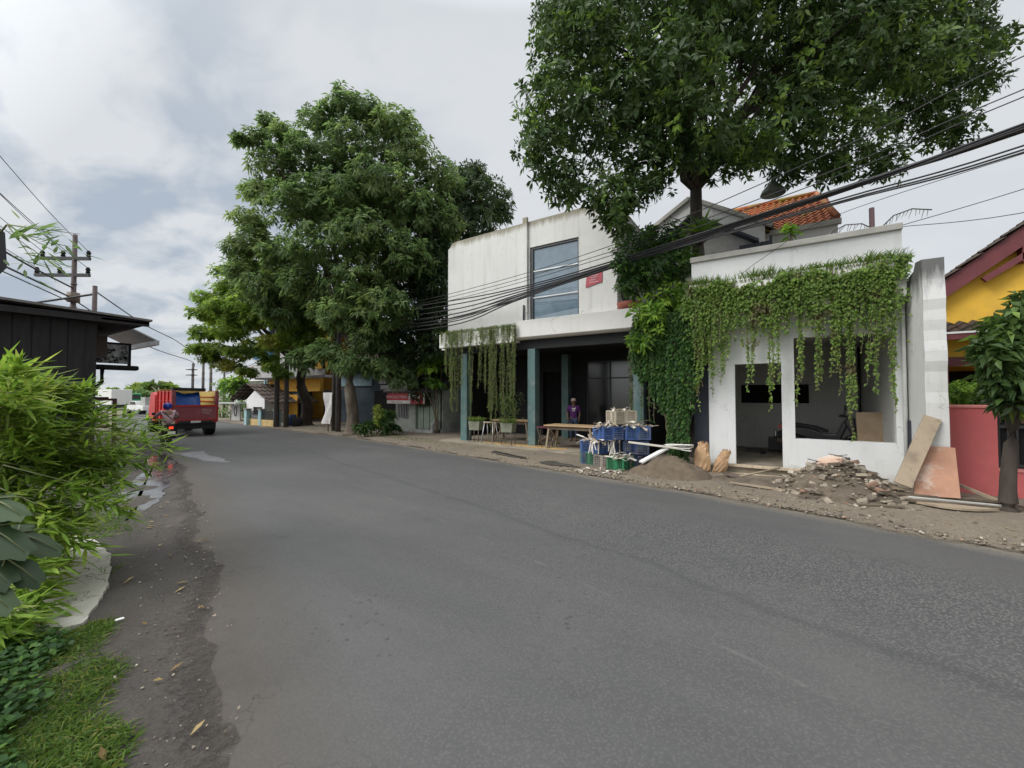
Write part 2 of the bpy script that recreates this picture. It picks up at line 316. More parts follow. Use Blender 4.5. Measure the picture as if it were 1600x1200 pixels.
# dark blue-grey cloud bases gather towards the street's far end (-X), the rest is thin bright overcast
west=wramp(wm('MULTIPLY_ADD',sep.outputs[0],-.5,wm('MULTIPLY',zz,-.25)),(.10,0),(.36,1))
shade=wm('MULTIPLY',wramp(cl,(.44,1),(.56,0)),wm('MULTIPLY_ADD',west,.78,.12))
cloud=wmix(shade,(7.7,7.95,8.2),(4.2,4.95,5.9))
hor=wramp(zz,(0,1),(.16,0)); cloud=wmix(wm('MULTIPLY',hor,.6),cloud,(7.7,8.1,8.4))
zen=wm('MULTIPLY_ADD',wramp(zz,(.69,0),(.93,1)),2.4,1.0)   # overcast is brightest overhead
dp_=wn('ShaderNodeVectorMath',operation='DOT_PRODUCT'); nt.links.new(tc.outputs['Generated'],dp_.inputs[0]); dp_.inputs[1].default_value=(math.sin(SUN_AZ)*math.cos(SUN_EL),math.cos(SUN_AZ)*math.cos(SUN_EL),math.sin(SUN_EL))
zen=wm('MULTIPLY_ADD',wramp(dp_.outputs['Value'],(.55,0),(1,1)),1.6,zen)   # the hidden sun glows through the cloud behind the camera
sc_=wn('ShaderNodeVectorMath',operation='SCALE'); nt.links.new(cloud,sc_.inputs[0]); nt.links.new(zen,sc_.inputs['Scale'])
col=wmix(.9,sky.outputs[0],sc_.outputs[0])
bg=wn('ShaderNodeBackground'); bg.inputs[1].default_value=.09; nt.links.new(col,bg.inputs[0]); wo=wn('ShaderNodeOutputWorld'); nt.links.new(bg.outputs[0],wo.inputs[0])
sun=bpy.data.lights.new('sun','SUN'); sun.energy=1.5; sun.angle=rad(24); sun.color=(1,.96,.9); so=bpy.data.objects.new('sun',sun); COL.objects.link(so)
sd=Vector((math.sin(SUN_AZ)*math.cos(SUN_EL),math.cos(SUN_AZ)*math.cos(SUN_EL),math.sin(SUN_EL))); so.rotation_euler=sd.to_track_quat('Z','Y').to_euler(); so.location=sd*60
cam=bpy.data.cameras.new('camera'); cam.sensor_width=36; cam.lens=640/1600*36; cam.clip_start=.05; cam.clip_end=2000
co=bpy.data.objects.new('camera',cam); COL.objects.link(co); co.location=(0,0,1.65); co.rotation_euler=(rad(90+1.6),0,rad(32.9)); SC.camera=co
SC.view_settings.view_transform='Standard'; SC.view_settings.look='None'; SC.view_settings.gamma=1; SC.view_settings.exposure=.15
SC.cycles.max_bounces=8; SC.cycles.diffuse_bounces=6; SC.cycles.transparent_max_bounces=8; SC.cycles.use_denoising=True; SC.cycles.caustics_reflective=False; SC.cycles.caustics_refractive=False
# ================================================================ materials
m_white=plaster('white plaster',(.70,.70,.675),amount=.42,streak=.65,topz=7.15,topd=.28,stain=(.25,.23,.16))
m_white2=plaster('shop plaster',(.70,.71,.70),amount=.34,streak=.4,lowz=.05)
m_ledge=plaster('ledge plaster',(.74,.73,.69),amount=.25,streak=.3)
m_wing=plaster('weathered plaster',(.68,.68,.66),stain=(.05,.05,.05),amount=.38,streak=.4,topz=3.3,topd=.5,lowz=0)
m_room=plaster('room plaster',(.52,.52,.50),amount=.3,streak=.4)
m_cap=mat('parapet cement',(.42,.41,.37),.9,.2,2,.2)
m_navy=mat('navy paint',(.028,.034,.048),.6,.2)
m_dark=mat('interior shade colour',(.011,.012,.013),.8,.3)  # near-black colour stands in for the dimness under the porch
m_black=mat('black interior',(.008,.008,.009),.9,.3)  # this black also stands in for the darkness inside rooms
m_teal=mat('teal column paint',(.09,.165,.16),.6,.15,2,.1,40,0,(.19,.22,.21),3)
m_porch=mat('porch cement',(.30,.26,.2),.85,.25,2,.2,30,0,(.18,.15,.11),1.2)
m_glassw=glass('tinted window glass',(.10,.15,.19),.03); m_glassd=glass('dark shop glass',(.006,.007,.008),.16)
m_alu=mat('aluminium frame',(.45,.46,.46),.4,.1,4,.05,60,.6); m_dframe=mat('dark window frame',(.05,.055,.06),.5)
m_wood=mat('raw timber',(.42,.32,.2),.75,.3,2,.25,60,stretch=(1,1,9)); m_ply=mat('plywood',(.30,.22,.14),.7,.25,3,.15)
m_oldwood=mat('weathered plank',(.34,.27,.19),.85,.35,3,.35,50,0,(.16,.12,.08),3); m_darkwood=mat('dark wet wood',(.13,.1,.07),.8,.4,4,.35,40)
m_steel=mat('rusty steel',(.16,.12,.1),.6,.4,12,.2,60,.3); m_blackm=mat('black metal',(.02,.02,.022),.45,.2); m_cable=mat('black cable sheath',(.018,.018,.02),.55,.2)
m_bark=mat('grey brown bark',(.12,.095,.07),.95,.45,6,.7,22,0,(.2,.19,.16),4,stretch=(1,1,.35)); m_barkd=mat('dark bark',(.05,.04,.032),.95,.4,6,.6,22,stretch=(1,1,.3))
m_red=mat('red painted wall',(.50,.115,.115),.75,.12,1.5,.15,40,0,(.42,.11,.10),1.4); m_redcap=mat('pink wall cap',(.55,.2,.18),.75,.1)
m_yellow=mat('yellow house paint',(.78,.47,.05),.8,.1,1.2,.12,30,0,(.6,.36,.06),1.1); m_maroon=mat('maroon fascia',(.14,.03,.035),.6,.2)
m_paper=mat('white paper',(.75,.74,.7),.8,.12); m_card=mat('cardboard',(.45,.32,.2),.85,.25); m_trim=mat('white trim',(.7,.7,.68),.6,.1)
m_rubber=mat('tyre rubber',(.015,.015,.016),.8,.2); m_hole=mat('unlit void',(.004,.004,.004),1,.1,bump=0)
# ================================================================ ground, road
def poly(pts):
    xs=[p[0] for p in pts]; ys=[p[1] for p in pts]
    def f(x): return float(np.interp(x,xs[::-1] if xs[0]>xs[-1] else xs,ys[::-1] if xs[0]>xs[-1] else ys))
    return f
roadR=poly([(40,-6.6),(12,3.2),(6,5.2),(2.14,6.53),(.06,7.2),(-2.24,7.85),(-4.37,8.15),(-6.25,8.55),(-10,9.4),(-14.2,10.15),(-22.5,10.8),(-31,12),(-45,17),(-64,24),(-110,39)])
roadL=poly([(40,-12.5),(12,-3.6),(6,-1.9),(0,.1),(-2.1,.86),(-3.18,1.27),(-4.29,1.7),(-5.9,2.17),(-6.9,2.5),(-10.4,3.6),(-12.6,4.15),(-16.3,4.84),(-22,5.6),(-31,7.4),(-45,11),(-64,16),(-110,29)])
def smooth(f,w=1.2): return lambda x: sum(f(x+d*w) for d in (-1,-.5,0,.5,1))/5
roadR=smooth(roadR); roadL=smooth(roadL)
g=NT('dry earth'); n1=g.ramp(g.noise(.35,6,.6),(.3,(.20,.165,.12)),(.6,(.14,.115,.085)),(.8,(.10,.085,.065))); n2=g.ramp(g.noise(14,6,.75),(.35,(.12,.10,.08)),(.7,(.26,.225,.175)))
g.bump(g.noise(30,8,.8),.5,.02); m_earth=g.fin(g.mix(.5,n1,n2),.95)
mb=MB(); mb.add([(-400,-400,-.03),(400,-400,-.03),(400,400,-.03),(-400,400,-.03)],[(0,1,2,3)]); structure(mb.build('ground',m_earth))
def strip(name,xs,f0,f1,nl,m,zf,lat=True):
    V=[];A=[]
    for x in xs:
        a,b=f0(x),f1(x)
        for j in range(nl+1):
            t=j/nl; y=a+(b-a)*t; V.append((x,y,zf(x,y,t))); A.append(t)
    n=len(xs); i,j=np.meshgrid(np.arange(n-1),np.arange(nl),indexing='ij'); k=(i*(nl+1)+j).ravel()
    T=np.stack([k,k+nl+1,k+nl+2,k+1],1)[:,::-1] if xs[0]<xs[-1] else np.stack([k,k+nl+1,k+nl+2,k+1],1)
    o=np_mesh(name,V,T[:,::-1],m,None,A,smooth=True); return o
r=NT('asphalt'); lat=r.attr('var'); wob=r.math('ADD',lat,r.math('MULTIPLY_ADD',r.noise(.5,4,.6),.10,-.05))
lo=r.mapping((.28,1.6,1),(0,0,rad(-12)))
base=r.mix(r.ramp(r.noise(1.1,6,.6,lo),(.25,0),(.75,1)),(.070,.069,.067),(.098,.096,.093))
band=r.ramp(wob,(0,0),(.03,.2),(.30,.28),(.50,.34),(.55,.75),(.72,1),(.80,.75),(.86,.22),(.93,.15),(.975,.8),(1,1))
agg=r.vor(52,'F1').outputs['Distance']; ac=r.ramp(agg,(.08,(.21,.203,.193)),(.30,(.115,.111,.106)),(.6,(.055,.055,.055)))
coarse=r.mix(r.math('MULTIPLY',band,.85),base,r.mix(.95,base,ac))
tracks=r.math('MULTIPLY',r.ramp(r.noise(1,4,.6,r.mapping((.08,2.2,1),(0,0,rad(-14)))),(.5,0),(.66,1)),.5); coarse=r.mix(tracks,coarse,(.075,.075,.075))
fleck=r.ramp(r.noise(75,3,.6),(.58,0),(.72,1)); coarse=r.mix(r.math('MULTIPLY',fleck,.38),coarse,(.19,.185,.175))
pat=r.math('MULTIPLY',r.ramp(r.noise(.45,7,.65),(.48,0),(.68,1)),.5); coarse=r.mix(pat,coarse,(.115,.112,.106)); oil=r.math('MULTIPLY',r.ramp(r.noise(1.7,7,.7),(.62,0),(.75,1)),.5); coarse=r.mix(oil,coarse,(.038,.038,.038))
spots=r.math('MULTIPLY',r.ramp(r.vor(9,'F1',r.mapping((1,1.3,1))).outputs['Distance'],(.10,1),(.2,0)),r.ramp(r.noise(.9,3,.5),(.52,0),(.62,1))); coarse=r.mix(r.math('MULTIPLY',spots,.6),coarse,(.035,.035,.035))
dust=r.math('MULTIPLY',r.ramp(wob,(.03,1),(.15,0)),.9); coarse=r.mix(dust,coarse,r.mix(r.noise(3,6,.7),(.055,.045,.037),(.11,.092,.074)))
dust2=r.math('MULTIPLY',r.ramp(wob,(.95,0),(1.0,1)),.7); coarse=r.mix(dust2,coarse,(.2,.17,.13))
ln=r.math('MULTIPLY',r.ramp(r.math('ABSOLUTE',r.math('SUBTRACT',lat,r.math('MULTIPLY_ADD',r.noise(.6,2,.5),.02,.412))),(.0015,1),(.0035,0)),r.ramp(r.noise(2.2,6,.8),(.50,0),(.62,1))); coarse=r.mix(r.math('MULTIPLY',ln,.3),coarse,(.22,.215,.2))
seam=r.math('MULTIPLY',r.ramp(r.math('ABSOLUTE',r.math('SUBTRACT',wob,.535)),(.0,1),(.012,0)),.45); coarse=r.mix(seam,coarse,(.05,.05,.05))
dn=r.N('ShaderNodeVectorMath',operation='ADD'); r.L(r.co,dn.inputs[0]); nz=r.N('ShaderNodeTexNoise'); r.L(r.co,nz.inputs[0]); nz.inputs['Scale'].default_value=2.5; nz.inputs['Detail'].default_value=5; r.L(nz.outputs['Color'],dn.inputs[1])
ck=r.vor(1.5,'DISTANCE_TO_EDGE',dn.outputs[0]).outputs['Distance']; crack=r.math('MULTIPLY',r.ramp(ck,(.003,.7),(.011,0)),r.math('MULTIPLY',r.ramp(wob,(.02,1),(.16,0)),r.ramp(r.noise(.7,3,.5),(.48,0),(.56,1))))
coarse=r.mix(crack,coarse,(.02,.018,.016))
r.bump(r.math('ADD',r.math('MULTIPLY',agg,r.math('MULTIPLY_ADD',band,.8,.25)),r.math('MULTIPLY',r.noise(160,4,.7),.5)),.45,.006)
m_asph=r.fin(coarse,r.math('MULTIPLY_ADD',band,.15,.62),0,.35)
xs=np.concatenate([np.arange(30,6,-2),np.arange(6,-24,-.25),np.arange(-24,-112,-3)]).tolist()
o=strip('road',xs,lambda x:roadL(x)-.3,roadR,24,m_asph,lambda x,y,t:0.0); structure(o)
def EDGE(q,f,w):
    # thin, broken edge: grit gives way to bare asphalt grain by grain
    t=q.attr('var'); h=q.math('ADD',q.math('DIVIDE',f(q,t),w),q.math('MULTIPLY_ADD',q.noise(16,9,.8),2.4,-1.5))
    tr=q.N('ShaderNodeBsdfTransparent'); ms=q.N('ShaderNodeMixShader'); q.L(q.ramp(h,(.1,0),(.9,1)),ms.inputs[0]); q.L(q.b.outputs[0],ms.inputs[1]); q.L(tr.outputs[0],ms.inputs[2]); q.L(ms.outputs[0],q.out.inputs[0])
# earth verge on the house side, ragged edge lapping over the asphalt
def nz2(x,y,s): return math.sin(x*s*1.7+1.3*math.sin(y*s*1.1))*.5+math.sin(y*s*2.3+x*s*.9+2)*.3+math.sin(x*s*5.1+y*s*4.3)*.2
v=NT('roadside dirt'); a=v.ramp(v.noise(.8,7,.65),(.3,(.23,.185,.13)),(.52,(.165,.13,.092)),(.72,(.10,.08,.062))); b=v.ramp(v.noise(22,6,.8),(.35,(.10,.085,.065)),(.68,(.33,.28,.215)))
ch=v.ramp(v.vor(30).outputs['Distance'],(.08,(.45,.41,.34)),(.16,(.17,.14,.105))); k=v.ramp(v.noise(3,4,.6),(.5,0),(.66,.7)); v.bump(v.noise(40,8,.8),.6,.02)
m_verge=v.fin(v.mix(k,v.mix(.5,a,b),ch),.95); EDGE(v,lambda q,t:q.math('SUBTRACT',.035,t),.035)
xs2=np.arange(14,-34,-.12).tolist()
o=strip('roadside_verge',xs2,lambda x:roadR(x)-.06+.16*nz2(x,0,2.2)+.05*nz2(x,3,9),lambda x:roadR(x)+7,40,m_verge,lambda x,y,t:.005+.02*min(1,t*14)+.012*nz2(x,y,3)*min(1,t*8)); structure(o)
# near-side shoulder: dark broken tar and silt
s=NT('dark shoulder silt'); a=s.ramp(s.noise(1.6,7,.65),(.32,(.032,.027,.024)),(.55,(.058,.049,.042)),(.75,(.085,.071,.058))); b=s.ramp(s.noise(55,5,.8),(.4,0),(.72,1)); c=s.mix(s.math('MULTIPLY',b,.5),a,(.15,.135,.115))
wet=s.ramp(s.noise(.9,5,.6),(.52,0),(.6,1)); c=s.mix(s.math('MULTIPLY',wet,.75),c,(.042,.03,.024)); s.bump(s.noise(35,8,.8),.7,.02); m_silt=s.fin(c,s.math('MULTIPLY_ADD',wet,-.25,.85)); EDGE(s,lambda q,t:q.math('SUBTRACT',t,.92),.08)
xs3=np.arange(6,-26,-.1).tolist()
o=strip('road_shoulder',xs3,lambda x:roadL(x)-4.5,lambda x:roadL(x)-.03+.09*nz2(x,1,1.6)+.05*nz2(x,5,8)+(.10*math.exp(-((x+4.6)/.75)**2)),40,m_silt,lambda x,y,t:.004+.02*min(1,(1-t)*7)+(.011*nz2(x,y,3.1)+.006*nz2(x+5,y,11))*min(1,(1-t)*6)); structure(o)
# concrete slab beside the shoulder
c=NT('pale concrete slab'); q=c.ramp(c.noise(3,6,.7),(.3,(.36,.34,.29)),(.7,(.44,.42,.37))); dn=c.N('ShaderNodeVectorMath',operation='ADD'); c.L(c.co,dn.inputs[0]); nz=c.N('ShaderNodeTexNoise'); c.L(c.co,nz.inputs[0]); nz.inputs['Scale'].default_value=4; nz.inputs['Detail'].default_value=6; c.L(nz.outputs['Color'],dn.inputs[1])
ck=c.ramp(c.vor(1.1,'DISTANCE_TO_EDGE',dn.outputs[0]).outputs['Distance'],(.004,1),(.014,0)); q=c.mix(c.math('MULTIPLY',ck,.85),q,(.07,.06,.05)); c.bump(c.noise(30,6,.7),.3,.01); m_slab=c.fin(q,.9)
def lump(poly_,z0,z1,name,m,jit=.03,sub=7):
    P=[]
    for i,p in enumerate(poly_):
        q=poly_[(i+1)%len(poly_)]
        for k in range(sub):
            t=k/sub; P.append((p[0]+(q[0]-p[0])*t+random.uniform(-jit,jit),p[1]+(q[1]-p[1])*t+random.uniform(-jit,jit)))
    mb=MB(); mb.prism(P,z0,z1,'xy'); return mb.build(name,m)
structure(lump([(-6.5,1.36),(-5.6,1.3),(-4.78,1.1),(-4.12,.82),(-4.2,.3),(-5.5,.2),(-7.2,.5),(-7.2,1.1)],-.02,.05,'concrete_path',m_slab,.014,9))
w=NT('ditch water'); f=w.ramp(w.noise(6,6,.7),(.35,(.03,.027,.022)),(.7,(.09,.085,.075))); w.bump(w.noise(9,4,.6),.12,.01); m_water=w.fin(f,w.ramp(w.noise(5,4,.6),(.45,.03),(.65,.25)),0,.8)
structure(lump([(-14.2,4.35),(-12.6,4.05),(-11.2,3.6),(-9.9,3.1),(-8.7,2.66),(-7.9,2.3),(-7.4,1.95),(-6.9,1.75),(-7.6,1.6),(-8.6,1.95),(-9.6,2.35),(-10.8,2.85),(-12.2,3.45),(-14.0,3.85)],-.01,.0245,'puddle',m_water,.05,6))
m_patch=mat('pale grey patch',(.17,.17,.17),.7,.3,5,.2); structure(lump([(-14.3,5.3),(-13.2,5.0),(-11.3,4.75),(-11.8,4.55),(-13.4,4.5),(-14.4,4.6)],-.01,.004,'road_patch',m_patch,.07,5))  # light grey patch, paler than the asphalt around it
structure(lump([(-10.2,10.9),(-3.0,10.3),(-3.0,14.6),(-10.2,14.6)],-.02,.055,'porch_floor',m_porch,.02,6))
m_saw=mat('sawdust',(.45,.29,.12),.95,.25,6,.3,60); structure(lump([(-8.6,11.25),(-7.6,11.05),(-6.9,11.05),(-6.2,10.85),(-5.2,10.95),(-5.3,11.3),(-6.9,11.45),(-8.4,11.55)],.04,.062,'sawdust_patch',m_saw,.09,6))
m_drain=mat('drain grit',(.05,.042,.033),.95,.3); structure(lump([(-7.0,9.75),(-6.2,9.5),(-5.5,9.2),(-5.3,8.95),(-6.0,9.1),(-6.8,9.5)],.0,.04,'drain_mud',m_drain,.06,5)); structure(lump([(-4.7,9.05),(-3.9,8.75),(-3.75,8.6),(-4.3,8.5),(-4.9,8.75)],.0,.04,'drain_mud',m_drain,.06,5))
# ================================================================ large white two-storey building
def front_hole(mb,x0,x1,z0,z1,hx0,hx1,hz0,hz1,y0,y1):
    mb.box(x0,hx0,y0,y1,z0,z1); mb.box(hx1,x1,y0,y1,z0,z1); mb.box(hx0,hx1,y0,y1,hz1,z1)
    if hz0>z0: mb.box(hx0,hx1,y0,y1,z0,hz0)
T=thing('white_building','two-storey white plastered building with a tall tinted window above an open porch','building',(-7.2,11.6,0))
mb=MB(); mb.prism([(-10.38,3.42),(-10.38,7.16),(-10.28,7.22),(-10.2,7.36),(-9.95,7.4),(-6.8,7.42),(-6.8,3.42)],11.6,11.8)
mb.box(-6.8,-5.06,11.6,11.8,6.54,7.42); mb.box(-6.8,-5.06,11.6,11.8,3.45,4.06); mb.box(-5.06,-3.86,11.6,11.8,3.45,7.42)
mb.box(-10.6,-10.38,11.5,11.8,3.35,3.98); mb.box(-10.38,-10.18,11.8,15.4,3.42,7.2); mb.box(-4.06,-3.86,11.8,15.4,3.45,7.36); mb.box(-10.38,-3.86,15.4,15.6,3.42,7.2); mb.box(-10.18,-4.06,11.8,15.4,6.9,7.05)
mb.build('wall',m_white,T)
MB().box(-7.03,-6.85,11.5,11.6,3.98,7.56).build('pilaster',m_white,T,bevel=.02)
wf=MB(); wf.box(-6.8,-6.7,11.64,11.74,4.06,6.54); wf.box(-5.11,-5.06,11.64,11.74,4.06,6.54); wf.box(-6.7,-5.11,11.64,11.74,6.47,6.54); wf.box(-6.7,-5.11,11.64,11.74,4.06,4.1); F=wf.build('window',m_dframe,T)
for z0,z1 in ((4.1,4.84),(4.88,5.72),(5.76,6.47)): MB().box(-6.7,-5.11,11.69,11.71,z0,z1).build('pane',m_glassw,F)
for z in (4.86,5.74): MB().box(-6.7,-5.11,11.655,11.73,z-.02,z+.02).build('mullion',m_alu,F)
sw=MB(); sw.prism([(11.95,4.62),(12.75,4.05),(12.75,5.6),(11.95,5.6)],-3.87,-3.845,'yz'); sw.build('side_window',m_glassd,T)
lg=MB(); lg.prism([(11.05,3.5),(11.05,4.03),(11.6,4.06),(11.6,3.44),(11.15,3.44)],-7.02,-2.95,'yz'); lg.build('ledge',m_ledge,T,bevel=.015)
pl=MB(); pl.box(-10.25,-7.02,11.0,11.1,3.36,3.84); pl.box(-10.25,-7.02,11.1,11.6,3.36,3.46); pl.box(-10.25,-10.13,11.1,11.6,3.46,3.84); pl.box(-10.13,-7.02,11.5,11.6,3.46,3.7); pl.build('planter_ledge',m_ledge,T)
MB().tube([(-6.96,11.46,4.08),(-6.96,11.46,4.62)],.03,8).build('drain_pipe',m_dframe,T)
def column(x0,x1,y0,y1,z1): return MB().box(x0,x1,y0,y1,.0,z1).build('column',m_teal,T,bevel=.015)
column(-6.72,-6.44,11.3,11.6,3.14); column(-9.5,-9.22,11.3,11.6,3.14); column(-3.3,-3.02,11.2,11.5,3.14); column(-6.84,-6.56,14.0,14.28,3.2)
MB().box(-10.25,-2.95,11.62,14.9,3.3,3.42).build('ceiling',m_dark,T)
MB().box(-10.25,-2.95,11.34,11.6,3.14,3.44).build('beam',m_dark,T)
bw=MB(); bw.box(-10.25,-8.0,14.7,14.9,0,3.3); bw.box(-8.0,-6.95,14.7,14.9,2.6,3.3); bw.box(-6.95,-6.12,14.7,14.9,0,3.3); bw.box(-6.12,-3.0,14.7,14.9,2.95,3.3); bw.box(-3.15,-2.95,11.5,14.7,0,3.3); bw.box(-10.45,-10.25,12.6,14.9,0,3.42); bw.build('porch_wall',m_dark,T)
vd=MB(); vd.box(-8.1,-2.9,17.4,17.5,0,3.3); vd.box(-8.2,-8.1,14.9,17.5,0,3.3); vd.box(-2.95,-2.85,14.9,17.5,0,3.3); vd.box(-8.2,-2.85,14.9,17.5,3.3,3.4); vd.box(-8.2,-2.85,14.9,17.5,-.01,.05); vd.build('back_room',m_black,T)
sf=MB()
for x in (-6.1,-5.2,-4.2,-3.2): sf.box(x-.025,x+.025,14.74,14.82,.05,2.95)
for z in (.08,2.3,2.93): sf.box(-6.1,-3.2,14.75,14.81,z-.025,z+.025)
F=sf.build('shopfront',m_dframe,T)
for a,b in ((-6.075,-5.225),(-5.175,-4.225),(-4.175,-3.225)):
    for z0,z1 in ((.105,2.275),(2.325,2.905)): MB().box(a,b,14.775,14.785,z0,z1).build('pane',m_glassd,F)
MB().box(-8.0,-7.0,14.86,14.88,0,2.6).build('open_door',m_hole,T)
# red paper poster on the wall
P=MB(); pm=mat('red poster paper',(.42,.07,.09),.6,.15,6); P.add([(-4.83,11.59,4.92),(-4.31,11.59,5.02),(-4.3,11.59,5.36),(-4.79,11.59,5.34)],[(0,1,2,3)]); P.add([(-4.83,11.57,4.92),(-4.31,11.575,5.02),(-4.3,11.58,5.36),(-4.79,11.58,5.34)],[(0,1,2,3)])
P=P.build('poster',pm); tag(P,'red paper poster taped to the upper white wall beside the tall window','poster')
pk=MB()
for z,a,b in ((5.25,-4.7,-4.42),(5.19,-4.66,-4.44),(5.12,-4.7,-4.5),(5.05,-4.72,-4.42)): pk.box(a,b,11.562,11.566,z-.018,z+.018)
pk.build('print',mat('faded pink print',(.6,.3,.32),.7),P)
tb=MB(); tb.lathe((-3.42,11.35,4.05),[(.0,0),(.3,0),(.36,.18),(.33,.19),(.28,.03),(0,.03)],20); o=tb.build('terracotta_bowl',mat('terracotta',(.33,.1,.07),.7,.2)); tag(o,'terracotta red bowl standing on the porch ledge next to the bush','bowl')
# ================================================================ white shop under construction
T=thing('white_shop','single-storey white shopfront with open doorway and unglazed window under a planter','shop',(.2,10.15,0))
mb=MB(); y0,y1=10.15,10.31
mb.box(-1.29,-.77,y0,y1,0,3.4); mb.box(-.77,.08,y0,y1,2.33,3.4); mb.box(.08,.3,y0,y1,0,3.4); mb.box(.3,1.83,y0,y1,2.83,3.4); mb.box(.3,1.83,y0,y1,0,.77); mb.box(1.83,1.97,y0,y1,0,3.4); mb.box(-.77,.08,y0,y1,0,.14)
mb.build('wall',m_white2,T)
MB().box(-1.62,1.97,y0,10.35,3.4,4.70).build('parapet',m_white2,T)
MB().box(-1.64,1.98,10.09,10.42,4.70,4.82).build('parapet_cap',m_cap,T,bevel=.012)
pb=MB(); pb.box(-1.62,1.96,9.86,9.94,3.42,4.12); pb.box(-1.62,1.96,9.94,10.15,3.42,3.52); pb.box(-1.62,-1.54,9.94,10.15,3.52,4.12); pb.box(1.88,1.96,9.94,10.15,3.52,4.12); pb.build('planter_box',m_ledge,T)
MB().box(-1.62,-1.29,10.28,10.5,0,3.4).build('side_pier',m_navy,T)
rm=MB(); rm.box(-1.62,-1.5,10.5,14.0,0,3.2); rm.box(-1.5,-.9,13.9,14.05,.15,3.0); rm.box(.74,1.82,13.9,14.05,.15,3.0); rm.box(-.9,.74,13.9,14.05,1.96,3.0); rm.box(-.9,.74,13.9,14.05,.15,1.43); rm.box(1.83,1.97,10.31,14.05,0,3.2)
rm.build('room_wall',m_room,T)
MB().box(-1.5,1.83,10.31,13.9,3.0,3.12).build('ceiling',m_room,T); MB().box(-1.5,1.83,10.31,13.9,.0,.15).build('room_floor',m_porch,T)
MB().box(-.9,.74,14.02,14.06,1.43,1.96).build('back_window',m_hole,T); MB().box(-1.62,1.97,10.35,14.05,3.2,3.3).build('roof_slab',m_cap,T)
dp=MB(); dp.tube([(1.945,10.1,.35),(1.945,10.1,3.4)],.032,10); dp.tube([(1.945,10.1,.35),(1.955,10.0,.2)],.03,10); dp.build('drain_pipe',m_trim,T)
MB().box(1.972,1.998,10.0,10.3,.28,1.2).build('navy_pier',m_navy,T)
MB().box(1.972,1.998,10.0,10.3,0,.28).build('pier_base',m_white2,T)
st=MB(); st.box(-1.1,.55,9.78,9.86,.16,.21); st.box(-1.1,-1.0,9.78,9.84,0,.16); st.box(.47,.55,9.78,9.84,0,.16); st.box(-1.0,.47,9.79,9.83,.0,.035); o=st.build('timber_frame',mat('fresh pine',(.52,.42,.3),.7,.2,3,stretch=(9,1,1))); tag(o,'long pale timber frame lying across the foot of the open doorway','timber frame')
MB().box(-1.25,.75,9.87,10.14,0,.145).build('step',m_porch,T)
# old boundary wall between shop and yellow house
mb=MB(); mb.prism([(9.15,0),(9.15,3.62),(9.2,3.86),(9.5,3.9),(9.62,3.78),(10.0,3.74),(10.3,3.66),(14,3.6),(14,0)],2.0,2.25,'yz')
bm=mb.build('boundary_wall',m_wing); tag(bm,'tall weathered white boundary wall with black mould along its top edge','wall')
rd=plaster('chipped render',(.66,.66,.64),stain=(.07,.07,.068),amount=.5,streak=.5,topz=3.35,topd=.5,lowz=.1)
mb=MB(); pts=[]
for i in range(24):
    z=.05+i*.165; pts.append((9.1+random.uniform(-.02,.02),z))
mb.prism([(9.16,.0)]+pts+[(9.17,3.86)],1.995,2.255,'yz'); mb.build('broken_edge',rd,bm,world=False)
# red front wall with iron fence
T=thing('red_wall','red painted garden wall with a black iron fence panel set on its low section','wall',(2.7,9.9,0))
MB().box(2.262,2.99,9.86,10.06,0,1.44).build('pillar',m_red,T); MB().box(2.262,3.0,9.84,10.08,1.44,1.49).build('coping',m_redcap,T,bevel=.01)
MB().box(2.99,9,9.88,10.04,0,.43).build('low_wall',m_red,T); MB().box(2.99,9,9.86,10.06,.43,.47).build('low_coping',m_redcap,T)
fp=MB(); fp.box(3.0,9,9.94,9.98,1.12,1.17); fp.box(3.0,9,9.94,9.98,.5,.54)
for i in range(60): fp.box(3.02+i*.1,3.045+i*.1,9.95,9.97,.54,1.3)
fp.build('fence_panel',m_blackm,T); MB().box(3.0,9,10.0,10.012,.48,1.2).build('sheet_backing',m_black,T)
# tile roofs
def tile_roof(mb,o,ex,ey,nx,ny,amp=.04,step=.045,per=5):
    """o corner at the eave, ex along the eave, ey up the slope: rows of curved pantiles"""
    o=Vector(o);ex=Vector(ex);ey=Vector(ey);n=ex.cross(ey).normalized()
    if n.z<0: n=-n
    for r in range(ny):
        vs=[]
        for t,h in ((0,step),(1.06,0)):
            for i in range(nx*per+1):
                u=i/(nx*per); a=2*math.pi*i/per; vs.append(o+ex*u+ey*((r+t)/ny)+n*(h+amp*math.sin(a)+.02))
        for i in range(nx*per+1): vs.append(o+ex*(i/(nx*per))+ey*(r/ny)+n*(amp*math.sin(2*math.pi*i/per)-.0))
        m=nx*per+1; mb.add(vs,[(i,i+1,m+i+1,m+i) for i in range(m-1)]+[(2*m+i,2*m+i+1,i+1,i) for i in range(m-1)],False)
def tilemat(name,a,b,moss=None):
    q=NT(name); f=q.vor(6).outputs['Color']; s=q.N('ShaderNodeSeparateColor'); q.L(f,s.inputs[0]); c=q.mix(s.outputs[0],a,b); c=q.mix(q.math('MULTIPLY',q.ramp(q.noise(3,6,.7),(.5,0),(.7,1)),.7),c,(.12,.06,.04))
    if moss: c=q.mix(q.ramp(q.noise(.9,6,.7),(.53,0),(.62,.9)),c,moss)
    q.bump(q.noise(30,4,.7),.3,.01); return q.fin(c,.9)
m_tile=tilemat('orange clay tile',(.50,.18,.07),(.36,.11,.05),(.24,.22,.03)); m_tileo=tilemat('old brown tile',(.09,.065,.05),(.05,.04,.033))
T=thing('gabled_house','white gabled house with an orange tiled roof rising behind the shop parapet','house',(-1,16,0))
